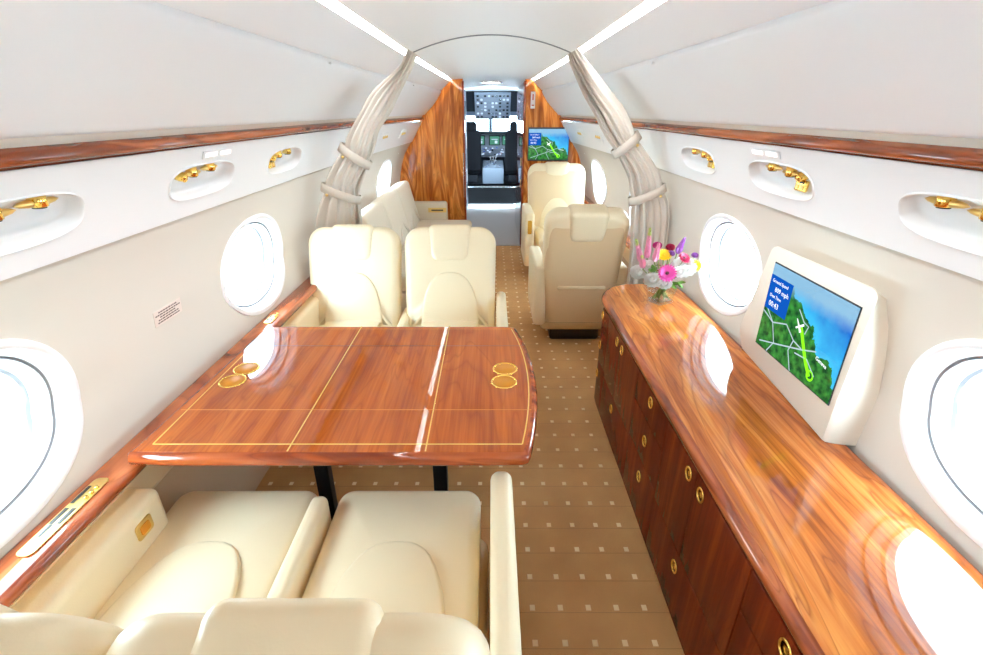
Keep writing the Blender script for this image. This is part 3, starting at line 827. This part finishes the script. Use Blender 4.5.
def map_screen(parent, M, w):
    """child screen, local units 1 wide x .72 high; M places it in the parent"""
    g = MB(); hw, hh = .5, .36
    g.box((0, 0, -.008), (1, .72, .016)); so = g.build('screen', MAPM, parent)
    so.matrix_local = M @ Matrix.Scale(w, 4)
    g = MB(); g.box((-.345, .125, .0015), (.31, .29, .003)); g.build('data_box', E_B, so)
    for body, sz, x, y in (('Ground Speed', .038, -.47, .215), ('809 mph', .055, -.41, .145), ('Dest Time', .038, -.46, .09), ('00:43', .064, -.45, .015)):
        text_mesh(body, sz, 'lettering', E_W, so, Tr((x, y, .0035)))
    text_mesh('Geneva', .042, 'place_name', E_W, so, Tr((.26, -.13, .003)) @ Rm('Z', -8))
    def ln(pts, w_, mat, nm):
        g = MB(); V = []; F = []
        for i, (x, y) in enumerate(pts):
            a = pts[max(i-1, 0)]; b = pts[min(i+1, len(pts)-1)]; dx, dy = b[0]-a[0], b[1]-a[1]; l = math.hypot(dx, dy); nx, ny = -dy/l*w_/2, dx/l*w_/2
            V += [(x+nx, y+ny, .002), (x-nx, y-ny, .002)]
        for i in range(len(pts)-1): a = 2*i; F.append((a, a+1, a+3, a+2))
        g.add(V, F, False); g.build(nm, mat, so)
    for r_ in ([(-.5, -.05), (-.33, -.10), (-.15, -.04), (-.02, -.12), (.1, -.14), (.25, -.08)], [(-.33, -.10), (-.25, -.25), (-.32, -.36)], [(-.02, -.12), (-.05, -.22), (.03, -.36)], [(-.45, -.32), (-.2, -.24), (.1, -.14)], [(-.05, .13), (.04, .06), (.10, .05), (.08, -.02)], [(.03, -.20), (.18, -.18), (.3, -.26)], [(-.47, .0), (-.33, -.10)]):
        ln(r_, .011, E_R, 'road')
    ln([(.02, .02), (.10, -.10), (.17, -.20), (.25, -.285)], .034, E_G, 'route_line')
    g = MB(); g.torus(.035, .008, Tr((.255, -.275, .0)) @ Matrix.Diagonal((1, 1, .4, 1)), n=20, m=6); g.build('route_ring', E_G, so)
    g = MB(); g.add([(-.05, .06, .004), (-.035, .055, .004), (.04, -.02, .004), (.02, -.035, .004), (.045, .05, .004), (.055, .035, .004), (-.03, -.02, .004), (-.04, -.01, .004)], [(0, 1, 2, 3), (4, 5, 6, 7)], False); g.build('aeroplane_symbol', E_W, so)
    return so
# monitor on the credenza: front plane from far foot to near foot
mo = thing('map_monitor', 'cream cased monitor showing a blue and green map, on the credenza against the wall', 'monitor', (1.0, 1.41, cz+.001))
def mo_front(u, v):
    """u 0..1 far to near, v 0..1 foot to top; returns a point on the front"""
    yb = 1.815+(1.185-1.815)*u; yt = 1.674+(1.158-1.674)*u
    y = yb+(yt-yb)*v**.8; z = cz+.002+(.486+.010*u)*v
    foot = .058*(1-u)+.006*u
    x = 1.0+foot*max(0, 1-v/.24)
    return Vector((x, y, z))
loop = []      # (u, v) round the front, rounded corners
cor = .055
def arcuv(cu, cv, a0, ru, rv): return [(cu+ru*math.cos(math.radians(a0+90*k_/6)), cv+rv*math.sin(math.radians(a0+90*k_/6))) for k_ in range(7)]
loop += [(u_/12, 0) for u_ in range(13)] + [(1, v_/10) for v_ in range(1, 10)] + arcuv(1-cor, 1-cor, 0, cor, cor) + [(1-cor-(1-2*cor)*q/10, 1) for q in range(1, 10)] + arcuv(cor, 1-cor, 90, cor, cor) + [(0, 1-cor-(.93)*q/10) for q in range(1, 10)]
n = len(loop); rings = []
ctr = mo_front(.5, .5)
back = []
for (u_, v_) in loop:
    p = mo_front(u_, v_)
    near = max(0, (u_-.5)*2); ty = 1.165+.025*min(1, v_*2)+.06*v_**3
    gy = (ty-p.y)*near + .02*max(0, (.5-u_)*2)
    back.append(Vector((min(1.12, X(p.z, p.y)+.015), p.y+gy, p.z-.055*v_**2)))
for t, k_ in ((0, .95), (.0, .985), (.06, .997), (.18, 1.0), (.45, 1.0), (.75, 1.0), (1.0, 1.0)):
    R = []
    for (u_, v_), bk_ in zip(loop, back):
        p = mo_front(u_, v_); q = mo_front(.5+(u_-.5)*k_, .5+(v_-.5)*k_)
        e_ = math.sin(t*PI/2); r_ = q+(bk_-p)*t; r_.y = q.y+(bk_.y-p.y)*e_
        R.append(r_-mo.location)
    rings.append(R)
V = [p for R in rings for p in R]; F = []
for a in range(len(rings)-1):
    for i in range(n): F.append((a*n+i, a*n+(i+1) % n, (a+1)*n+(i+1) % n, (a+1)*n+i))
m = MB(); m.add(V, F, True)
V = []; ks = (.95, .85, .7, .5, .25)
for k_ in ks: V += [mo_front(.5+(u_-.5)*k_, .5+(v_-.5)*k_)-mo.location for u_, v_ in loop]
V.append(mo_front(.5, .5)-mo.location)
F = [(a*n+i, a*n+(i+1) % n, (a+1)*n+(i+1) % n, (a+1)*n+i) for a in range(len(ks)-1) for i in range(n)]+[((len(ks)-1)*n+i, (len(ks)-1)*n+(i+1) % n, len(ks)*n) for i in range(n)]
m.add(V, F, True)
m.build('housing', BEIGEP, mo, auto=35)
Bm = Rm('Z', -90) @ Rm('X', 90)     # local x far->near, y up, z toward the aisle
g = MB(); g.box((-.005, .2775, .0006), (.430, .314, .004), Bm); g.build('bezel', COCKD, mo)
map_screen(mo, Bm @ Tr((-.005, .2775, .0045)) @ Matrix.Diagonal((1, 1, .5, 1)), .424)
# ------------------------------------------------------------------ bulkhead, far screen, sign
XB = lambda z: X(z, 5.9)
def ctop(x): return crown_z(x, 5.9)[0]
def bulk(sd, xin, label):
    root = thing('bulkhead', label, 'partition', (sd*.7, 5.92, 0))
    V = []; F = []; cols = 24
    zs = [1.862*i/40 for i in range(41)]
    m = MB()
    a = lambda z: sd*max(XB(z)+.02, xin)
    cross_panel(m, -.02, .02, lambda z: min(a(z), sd*xin)-root.location.x, lambda z: max(a(z), sd*xin)-root.location.x)
    # top piece under the crown
    Vt = []; K = 10
    for i in range(K+1):
        x = xin+(.47-xin)*i/K
        for y in (-.02, .02): Vt += [(sd*x-root.location.x, y, 1.862), (sd*x-root.location.x, y, max(1.863, ctop(x)+.004))]
    Ft = []
    for i in range(K): p = 4*i; Ft += [(p, p+4, p+5, p+1), (p+2, p+3, p+7, p+6)]
    Ft.append((0, 1, 3, 2)); m.add(Vt, Ft, False)
    m.build('panel', BULKW, root)
    g = MB(); g.box((sd*xin-root.location.x, -.005, .93), (.022, .07, 1.86), r=.004); g.build('door_post', DOORW, root)
    return root
bl = bulk(-1, .315, 'honey wood bulkhead left of the cockpit doorway')
g = MB(); g.box((-.327+.7, -.042, .87), (.006, .006, .5), r=.002); g.build('edge_handle', STEEL, bl)
br = bulk(1, .37, 'honey wood bulkhead right of the cockpit doorway, behind the map screen')
tv = thing('wall_screen', 'small flat map screen mounted on the right wooden bulkhead', 'screen', (.653, 5.893, 1.211))
g = MB(); g.box((0, 0, 0), (.47, .03, .36), r=.004); g.build('housing', COCKD, tv)
map_screen(tv, Tr((0, -.0165, 0)) @ Rm('X', 90) @ Matrix.Diagonal((1, 1, .5, 1)), .455)
sg = thing('door_sign', 'small white vertical sign with red mark high on right bulkhead', 'sign', (.46, 5.895, 1.67))
g = MB(); g.box((0, 0, 0), (.05, .006, .17), r=.003); g.build('plate', WHITE, sg)
REDM = plain('sign_red', srgb(190, 60, 40), .5)
g = MB(); g.box((0, -.004, -.052), (.026, .003, .012)); g.box((0, -.004, .03), (.012, .003, .06)); g.build('marking', REDM, sg)

# ------------------------------------------------------------------ vestibule and cockpit
ves = MB()
struct(MB().box((-.47, 7.2, .95), (.04, 2.55, 1.9)).build('wall_vestibule_left', COCKG))
struct(MB().box((.49, 7.2, .95), (.04, 2.55, 1.9)).build('wall_vestibule_right', DOORW))
m = MB(); m.grid(lambda u, v: (-.5+v, 5.9+3.0*u, 1.86+.05*math.sin(PI*v)), 4, 12); struct(m.build('ceiling_vestibule', CROWN))
pl_ = thing('added_passage_lamp', 'flat round lamp added to the ceiling to brighten the cockpit passage', 'ceiling light', (0, 7.1, 1.895))  # lamp added to brighten the dark passage and its floor
g = MB(); g.lathe([(0, .0), (.10, .0), (.14, .012)], 24); g.build('diffuser', emis('added_lamp_glow', (1, .98, .95, 1), 22), pl_)
g = MB(); g.torus(.145, .010, Tr((0, 0, .010))); g.build('rim', STEEL, pl_)
pd = thing('pocket_door', 'dark wood pocket door leaf on right side of the cockpit passage', 'door', (.375, 6.7, 0))
g = MB(); g.box((0, 0, .93), (.035, 1.45, 1.84), r=.004); g.build('leaf', DOORW, pd)
for z in (1.0, .75):
    g = MB(); g.box((-.02, -.6, z), (.012, .03, .09), r=.003); g.build('latch', GOLDD, pd)
# galley stack on the left
gl = thing('galley_panel', 'blue-grey equipment panel on left side of the cockpit passage', 'panel', (-.43, 7.6, 0))
g = MB(); g.box((0, 0, .95), (.05, 1.7, 1.8), r=.006); g.build('frame', COCKG, gl)
random.seed(5)
for r_ in range(6):
    for q in range(5):
        g = MB(); g.box((.027, -.7+q*.32, .35+r_*.25), (.008, .26, .19), r=.003); g.build('hatch', random.choice((COCKG, COCKD, STEEL, WHITE)), gl)
FLOORG = plain('vestibule_floor_mat', srgb(206, 206, 204), .6, bump=.4, bscale=90)
vf = tag(MB().box((-.02, 7.45, .004), (.86, 2.95, .008)).build('floor_mat', FLOORG), 'grey protective mat on the floor of the cockpit passage', 'mat')
st = thing('cockpit_step', 'black step with silver nosing at the cockpit entrance', 'step', (0, 9.15, 0))
g = MB(); g.box((0, 0, .15), (1.1, .4, .30)); g.build('riser', RUBBER, st)
g = MB(); g.box((0, -.2, .305), (1.1, .02, .022), r=.004); g.build('nosing', STEEL, st)
struct(MB().box((0, 9.95, .29), (2.0, 1.5, .02)).build('floor_cockpit', COCKD))
for sd, nm in ((-1, 'left'), (1, 'right')):
    struct(MB().box((sd*.82, 9.7, 1.0), (.04, 1.9, 1.9)).build('wall_cockpit_'+nm, COCKG))
    struct(MB().box((sd*.66, 8.75, .95), (.36, .05, 1.9)).build('wall_cockpit_rear_'+nm, COCKD))
struct(MB().box((0, 9.7, 1.93), (1.7, 2.1, .04)).build('ceiling_cockpit', CROWN))
# instrument panel
SCR = emis('avionics_screen', srgb(70, 130, 110), .8); SCRB = emis('avionics_blue', srgb(60, 90, 170), .8); KEYL = emis('lit_key', srgb(190, 210, 235), .9)
ip = thing('instrument_panel', 'cockpit instrument panel with green displays seen through doorway', 'instrument panel', (0, 10.1, 0))
g = MB(); g.box((0, 0, .95), (1.5, .12, .46), r=.02); g.build('panel', COCKG, ip)
g = MB(); g.box((0, -.09, 1.17), (1.56, .30, .05), r=.02); g.build('glareshield', COCKD, ip)
for x in (-.50, -.235, .06, .31):
    g = MB(); g.box((x, -.063, 1.03), (.22, .012, .18), r=.004); f_ = g.build('display', COCKD, ip)
    g = MB(); g.box((x, -.071, 1.03), (.185, .004, .15)); g.build('lit_screen', SCR, f_)
    g = MB(); g.box((x, -.075, 1.05), (.12, .003, .012)); g.box((x+.03, -.075, 1.0), (.05, .003, .05)); g.build('symbol', KEYL, f_)
random.seed(9)
for q in range(44):
    x = random.uniform(-.36, .40); z = random.uniform(.76, .90)
    g = MB(); g.box((x, -.065, z), (.032, .012, .02), r=.002); g.build('key', random.choice((KEYL, COCKD, SCRB, STEEL)), ip)
ped = thing('throttle_pedestal', 'cockpit centre pedestal covered in keys and levers', 'console', (.03, 9.72, .30))
g = MB(); g.box((0, 0, .15), (.40, .62, .36), Rm('X', 8), r=.02); g.build('console', COCKG, ped)
for q in range(36):
    x = random.uniform(-.17, .17); y = random.uniform(-.28, .26); z = .325+y*math.tan(math.radians(8))
    g = MB(); g.box((x, y, z), (.032, .03, .02), r=.002); g.build('key', random.choice((KEYL, COCKD, KEYL, STEEL, SCRB)), ped)
for x in (-.05, 0, .05):
    g = MB(); g.tube([(x, .02, .30), (x, -.02, .44)], .009); g.box((x, -.02, .45), (.035, .03, .03), r=.006); g.build('lever', STEEL, ped)
for sd, nm in ((-1, 'left'), (1, 'right')):
    s_ = thing('pilot_chair', 'black %s pilot seat seen edge-on through the doorway' % nm, 'pilot seat', (sd*.42+.03, 9.42, .30))
    g = MB(); g.pad(rrect(.40, .72, (.08, .08, .04, .04)), .11, .04, M=Tr((0, 0, .58)) @ Rm('X', 90)); g.build('backrest', COCKS, s_)
    g = MB(); g.pad(rrect(.24, .18, .05), .08, .03, M=Tr((0, 0, .99)) @ Rm('X', 90)); g.build('headrest', COCKS, s_)
    g = MB(); g.box((0, .22, .22), (.42, .44, .12), r=.04); g.build('seat', COCKS, s_)
    g = MB(); g.box((0, .2, .08), (.25, .3, .14), r=.01); g.build('pedestal', COCKD, s_)
# overhead panel and windscreen
op = thing('overhead_console', 'grey overhead switch panel above the cockpit windscreen', 'switch panel', (.02, 9.75, 1.64))
Mo = Rm('X', -52)
g = MB(); g.box((0, 0, 0), (.66, .56, .04), Mo, r=.01); g.build('panel', COCKG, op)
for r_ in range(7):
    for q in range(9):
        if random.random() < .85:
            g = MB(); g.box((-.27+q*.068, -.22+r_*.073, -.026), (.04, .03, .016), Mo, r=.002); g.build('switch', random.choice((COCKD, COCKD, STEEL, KEYL, COCKG)), op)
ws = bpy.data.objects.new('window_11', None); C.objects.link(ws); struct(ws); ws.location = (0, 10.6, 1.3)
g = MB()
for (x, w_) in ((-.72, .10), (-.02, .075), (.70, .10)): g.box((x, 0, 0), (w_, .05, .42), r=.01)
g.box((0, 0, .20), (1.6, .05, .08), r=.01); g.box((0, 0, -.20), (1.6, .05, .08), r=.01); g.build('windscreen_frame', COCKG, ws)
for sd in (-1, 1): g = MB(); g.box((sd*.36, .01, 0), (.66, .01, .34)); g.build('pane', PANE, ws)
struct(MB().box((0, 10.65, .65), (1.7, .04, .95)).build('wall_nose_lower', COCKD))
struct(MB().box((0, 10.65, 1.74), (1.7, .04, .44)).build('wall_nose_upper', COCKD))

# ------------------------------------------------------------------ divan on the far left
dv = thing('divan', 'pale cloth divan along the left wall beyond the facing seats', 'sofa', (-.62, 4.4, 0))
g = MB(); g.box((-.02, 0, .16), (.74, 1.95, .30), r=.02); g.build('base', SOFA, dv)
for q in range(3):
    g = MB(); g.pad(rrect(.62, .645, .04), .15, .04, bulge=.012, M=Tr((.09, -.66+q*.66, .385))); g.build('seat_cushion', SOFA, dv)
for q in range(3):
    g = MB(); g.pad(rrect(.645, .50, (.05, .05, .03, .03)), .15, .04, bulge=.012, M=Tr((-.29, -.66+q*.66, .63)) @ Rm('Y', -14) @ Rm('Z', 90) @ Rm('X', 90)); g.build('back_cushion', SOFA, dv)
g = MB(); g.box((-.15, 1.02, .45), (.56, .08, .40), r=.03); ao = g.build('end_arm', SOFA, dv)
g = MB(); g.box((.02, .976, .56), (.20, .008, .05), r=.003); g.build('gold_panel', GOLDD, ao)
g = MB(); g.box((.02, .970, .56), (.13, .006, .016), r=.002); g.build('gold_slot', DARK, ao)

# ------------------------------------------------------------------ curtains
def curtain(sd, rows, label, ties):
    root = thing('curtain', label, 'curtain', (sd*.85, 3.0, 0))
    rows = [(a*.9375, b*.9375, H+(z-H)*.9375) for a, b, z in rows]
    # dense resample
    R = []
    K = 10
    for i in range(len(rows)-1):
        for k_ in range(K):
            t = k_/K; R.append(tuple(rows[i][j]+(rows[i+1][j]-rows[i][j])*t for j in range(3)))
    R.append(rows[-1])
    for _ in range(6): R = [R[0]]+[tuple((R[i-1][j]+2*R[i][j]+R[i+1][j])/4 for j in range(3)) for i in range(1, len(R)-1)]+[R[-1]]
    def rowpt(i, u):
        xo, xi, z = R[i]   # outer, inner
        i0 = max(i-1, 0); i1 = min(i+1, len(R)-1)
        cx = (xo+xi)/2; d = Vector(((R[i1][0]+R[i1][1]-R[i0][0]-R[i0][1])/2, R[i1][2]-R[i0][2])).normalized()
        return cx, z, abs(xo-xi)/2, d
    NU = 96; V = []; F = []
    for i in range(len(R)):
        cx, z, hw, d = rowpt(i, 0); dz = R[i][2]
        nrm = Vector((-d.y, d.x))    # across, in xz plane
        if nrm.x < 0: nrm = -nrm
        hw2 = hw*abs(nrm.x)*1.0
        tie = max([math.exp(-((dz-tz)/.05)**2) for tz in ties]+[0])
        for k_ in range(NU):
            a = 2*PI*k_/NU
            ph = a*11+2.0*math.sin(dz*2.3+a*2)+a*0
            fold = (.011+.017*min(1, hw/.1))*(1-.55*tie)*math.sin(ph)*(.7+.4*math.sin(a*3+1.7))
            ac = math.cos(a)*(hw2*(1-.07*tie)+fold*.4); yy = math.sin(a)*(.045+.02*math.sin(a*2+dz))*(1-.25*tie)+fold*math.copysign(1, math.sin(a))
            V.append((cx+nrm.x*ac-root.location.x, yy, z+nrm.y*ac))
    for i in range(len(R)-1):
        for k_ in range(NU): F.append((i*NU+k_, i*NU+(k_+1) % NU, (i+1)*NU+(k_+1) % NU, (i+1)*NU+k_))
    F.append(tuple(range(NU))); F.append(tuple((len(R)-1)*NU+k_ for k_ in range(NU)))
    m = MB(); m.add(V, F, True); m.build('drape', CURT, root)
    for tz in ties:
        i = min(range(len(R)), key=lambda q: abs(R[q][2]-tz)); m = MB(); V = []; F = []; n_ = 40
        for r_, (off, th_) in enumerate(((-.026, .004), (-.024, .010), (.024, .010), (.026, .004))):
            cx, z, hw, d = rowpt(i, 0); nrm = Vector((-d.y, d.x)); nrm = nrm if nrm.x > 0 else -nrm
            for k_ in range(n_):
                a = 2*PI*k_/n_
                ac = math.cos(a)*(hw*abs(nrm.x)+.006+th_); yy = math.sin(a)*(.052+th_)
                dd = d if d.y > 0 else -d
                tilt_ = -sd*0.0*ac
                V.append((cx+nrm.x*ac+dd.x*(off+tilt_)-root.location.x, yy, z+nrm.y*ac+dd.y*(off+tilt_)+(-.10*ac*sd*-1)))
        for r_ in range(3):
            for k_ in range(n_): F.append((r_*n_+k_, r_*n_+(k_+1) % n_, (r_+1)*n_+(k_+1) % n_, (r_+1)*n_+k_))
        m.add(V, F, True); to_ = m.build('tie_band', CURTB, root)
        ce = R[i]; g = MB(); g.lathe([(0, .004), (.008, .003), (.009, 0)], 12, Tr((ce[0]*1.0-sd*.04-root.location.x, -.066, ce[2]+.0)) @ Rm('X', 90)); g.build('snap_button', GOLDD, to_)
    return root
rowsL = [(-.485, -.433, 1.877), (-.538, -.474, 1.79), (-.743, -.562, 1.636), (-.849, -.699, 1.475), (-.961, -.753, 1.306), (-1.074, -.855, 1.129), (-1.165, -.885, .871), (-1.175, -.90, .62), (-1.17, -.90, .2)]
rowsR = [(.497, .439, 1.877), (.535, .447, 1.836), (.691, .529, 1.679), (.825, .622, 1.548), (.918, .731, 1.394), (1.07, .866, 1.197), (1.155, .924, .983), (1.17, .955, .665), (1.17, .96, .2)]
curtain(-1, rowsL, 'left taupe curtain gathered in two tie bands against the wall', (1.33, 1.10))
curtain(1, rowsR, 'right taupe curtain gathered in two tie bands beside the flowers', (1.38, 1.10))

# ------------------------------------------------------------------ vase and flowers
VX, VY = .885, 2.36
va = thing('vase', 'square flared glass vase holding the bouquet on the credenza', 'vase', (VX, VY, cz+.001), math.radians(28))
def sq(w, z): return [(x, y, z) for x, y in rrect(w, w, w*.14, seg=4, edge=4)]
prof = [(.088, 0), (.098, .002), (.101, .010), (.112, .06), (.128, .122), (.122, .123), (.106, .06), (.094, .016), (.02, .012)]
V = []; F = []
for w_, z in prof: V += sq(w_, z)
n = len(sq(.1, 0))
for a in range(len(prof)-1):
    for i in range(n): F.append((a*n+i, a*n+(i+1) % n, (a+1)*n+(i+1) % n, (a+1)*n+i))
F.append(tuple(range(n))); F.append(tuple((len(prof)-1)*n+i for i in range(n)))
m = MB(); m.add(V, F, True); m.build('glass', VASEG, va, auto=50)
V = []; F = []
for w_, z in ((.092, .014), (.102, .055)): V += sq(w_, z)
for i in range(n): F.append((i, (i+1) % n, n+(i+1) % n, n+i))
F += [tuple(range(n)), tuple(n+i for i in range(n))]
m = MB(); m.add(V, F, True); m.build('water', VASEG, va, auto=50)

PINK = plain('petal_pink', srgb(232, 88, 176), .5); PALEP = plain('petal_pale_pink', srgb(242, 176, 204), .5); MAG = plain('petal_magenta', srgb(190, 30, 120), .5)
WPET = plain('petal_white', srgb(252, 251, 246), .5); YEL = plain('petal_yellow', srgb(252, 206, 20), .5); CRIM = plain('petal_crimson', srgb(176, 26, 70), .5)
PURP = plain('petal_purple', srgb(158, 92, 170), .5); DBR = plain('flower_eye', srgb(60, 24, 30), .6); GRN = plain('bud_green', srgb(200, 214, 130), .5)
def stem_to(root, head):
    """stem from the vase foot to the head, local to root (root sits at head)"""
    hx, hy, hz = head
    b = Vector((VX-hx+random.uniform(-.035, .035)-(hx-VX)*-.12*-1, VY-hy+random.uniform(-.03, .03), cz+.02-hz))
    rim = Vector((VX+(hx-VX)*.25-hx, VY+(hy-VY)*.25-hy, cz+.125-hz))
    rim.x = max(min(rim.x+hx, VX+.045), VX-.045)-hx; rim.y = max(min(rim.y+hy, VY+.045), VY-.045)-hy
    top = Vector((0, 0, -.008))
    pts = [b, (b+rim)/2+Vector((0, 0, 0)), rim, (rim*.5+top*.5)+Vector((0, 0, -.008)), top]
    g = MB(); g.tube(pts, .0028, 6); g.build('stem', STEMG, root)
def petal(mb, M, L, W, curl, cup=.25):
    V = []; nu, nv = 6, 4
    for i in range(nu+1):
        u = i/nu; wd = W/2*(math.sin(PI*min(1, u*.86+.12))**.7)
        for j in range(nv+1):
            v = (j/nv-.5)*2; V.append((wd*v, L*u*math.cos(curl*u), L*math.sin(curl*u)*u+cup*wd*v*v))
    F = [(i*(nv+1)+j, i*(nv+1)+j+1, (i+1)*(nv+1)+j+1, (i+1)*(nv+1)+j) for i in range(nu) for j in range(nv)]
    mb.add(V, F, True, M)
def face(d):
    return Vector(d).to_track_quat('Z', 'Y').to_matrix().to_4x4()
def gerbera(head, d, r, mat, eye, label):
    root = thing('gerbera', label, 'flower', head); B = face(d); stem_to(root, head)
    for ring, (k_, f_, tl) in enumerate(((20, 1.0, .15), (16, .72, .45))):
        g = MB()
        for q in range(k_): petal(g, B @ Tr((0, 0, .002+.003*ring)) @ Rm('Z', 360*q/k_+ring*9) @ Tr((0, r*.16, 0)), r*.86*f_, r*.30, tl)
        g.build('petals', mat, root)
    g = MB(); g.lathe([(0, .010), (r*.14, .009), (r*.22, .004), (r*.2, 0)], 14, B); g.build('eye', eye, root)
def ballflower(head, r, mat, name, label, layers=5, d=(-.2, -.6, .8)):
    root = thing(name, label, 'flower', head); B = face(d); stem_to(root, head)
    g = MB()
    for ly in range(layers):
        t = ly/(layers-1); k_ = 5+2*ly
        for q in range(k_): petal(g, B @ Rm('Z', 360*q/k_+ly*27+random.uniform(-8, 8)) @ Rm('X', 82-78*t) @ Tr((0, r*.05, 0)), r*(.55+.5*t), r*(.75+.25*t), .55-.2*t, .5)
    g.build('petals', mat, root)
    g = MB(); g.lathe([(0, r*.42), (r*.2, r*.38), (r*.34, r*.2), (r*.3, 0), (0, -r*.12)], 14, B); g.build('heart', mat, root)
def spike(head, d, L, mat, tipm, label):
    root = thing('snapdragon', label, 'flower', head); stem_to(root, head); B = face(d)
    g = MB(); g.tube([B @ Vector((0, 0, -.01)), B @ Vector((.004, 0, L))], [.003, .0015], 6); g.build('spike_stem', STEMG, root)
    g = MB(); t_ = MB(); kk = int(L/.0085)
    for q in range(kk):
        t = q/kk; rr = .028*(1-.75*t)+.004
        for e in range(3):
            M = B @ Tr((0, 0, L*t)) @ Rm('Z', 120*e+q*47) @ Rm('X', 55)
            tgt = g if t < .68 else t_
            petal(tgt, M, rr*1.5, rr*1.1, .7, .6)
    g.build('florets', mat, root); t_.build('buds', tipm, root)
random.seed(12)
gerbera((.868, 2.27, .835), (-.25, -.75, .45), .046, PINK, DBR, 'bright pink gerbera with dark eye at the centre of the bouquet')
gerbera((.87, 2.36, .90), (-.1, -.5, .8), .040, YEL, YEL, 'yellow flower peeping out behind the pink gerbera')
gerbera((.975, 2.36, .885), (.2, -.5, .7), .034, CRIM, DBR, 'crimson flower between the pink gerbera and the big white bloom')
gerbera((.742+.30, 2.36, .845), (-.3, -.8, .45), .030, YEL, YEL, 'round yellow flower at right of the bouquet over white petals')
ballflower((.750, 2.34, .808), .046, WPET, 'white_stock', 'white bloom at the lower left of the bouquet')
ballflower((.805, 2.28, .785), .046, WPET, 'white_stock', 'white bloom low over the vase rim, second from the left')
ballflower((.858, 2.26, .778), .038, WPET, 'white_stock', 'white bloom low at the vase rim below the pink gerbera')
ballflower((.800, 2.36, .845), .030, WPET, 'white_stock', 'small white bloom beside the pale pink spikes')
ballflower((.985, 2.37, .820), .064, WPET, 'peony', 'big white bloom on the right of the bouquet')
ballflower((.945, 2.31, .82), .036, WPET, 'white_stock', 'white bloom between the pink gerbera and the big white bloom')
ballflower((.845, 2.40, .935), .024, MAG, 'carnation', 'magenta flower at the top of the bouquet')
ballflower((.92, 2.42, .92), .024, CRIM, 'carnation', 'dark crimson flower behind the bouquet, right of the magenta one')
ballflower((.905, 2.36, .905), .020, PURP, 'carnation', 'small purple flower beside the magenta one')
ballflower((1.045, 2.40, .885), .018, PURP, 'carnation', 'small purple flower at the far right edge of the bouquet')
spike((.765, 2.36, .86), (-.35, -.1, .9), .13, PALEP, GRN, 'pale pink snapdragon leaning furthest left with green tip')
spike((.795, 2.38, .88), (-.05, -.05, 1), .15, PALEP, GRN, 'tallest pale pink snapdragon spike with green tip')
spike((.815, 2.32, .88), (.05, -.1, 1), .09, PALEP, PALEP, 'shorter pale pink snapdragon right of the tallest spike')
spike((.758, 2.31, .85), (-.25, -.3, .8), .07, PALEP, GRN, 'short pink snapdragon over the lower left white bloom')
spike((.955, 2.41, .895), (.35, .1, .9), .08, PURP, PURP, 'purple spray at the upper right of the bouquet')
for q, (hx, hy, hz, d) in enumerate((( .86, 2.29, .765, (0, -.8, .1)), (.91, 2.30, .77, (.2, -.8, .1)), (.95, 2.33, .765, (.5, -.6, .0)), (.82, 2.33, .83, (-.3, -.5, .4)))):
    root = thing('leaf_sprig', 'green leaf sprig tucked under the blooms at the vase rim', 'leaves', (hx, hy, hz), 0, 'leaf sprigs at the vase rim'); B = face(d)
    stem_to(root, (hx, hy, hz)); g = MB()
    for e in range(4): petal(g, B @ Rm('Z', 90*e+20) @ Rm('X', 30), .04, .018, .5)
    g.build('leaves', GREENLEAF, root)

# ------------------------------------------------------------------ world, camera
w = bpy.data.worlds.new('World'); bpy.context.scene.world = w; w.use_nodes = True
bg = w.node_tree.nodes['Background']; bg.inputs[0].default_value = (.66, .90, 1.04, 1); bg.inputs[1].default_value = 17.0
cam = bpy.data.cameras.new('camera'); co = bpy.data.objects.new('camera', cam); C.objects.link(co)
cam.sensor_width = 36; cam.lens = 480/983*36; cam.clip_start = .02
co.location = (0, 0, H); co.rotation_euler = (PI/2-math.atan(217.5/480), 0, 0)
sc = bpy.context.scene; sc.camera = co
sc.view_settings.view_transform = 'Standard'; sc.view_settings.look = 'None'; sc.view_settings.gamma = 1
sc.view_settings.exposure = 0.76
sc.cycles.transparent_max_bounces = 32; sc.cycles.max_bounces = 14; sc.cycles.diffuse_bounces = 8; sc.cycles.sample_clamp_indirect = 4
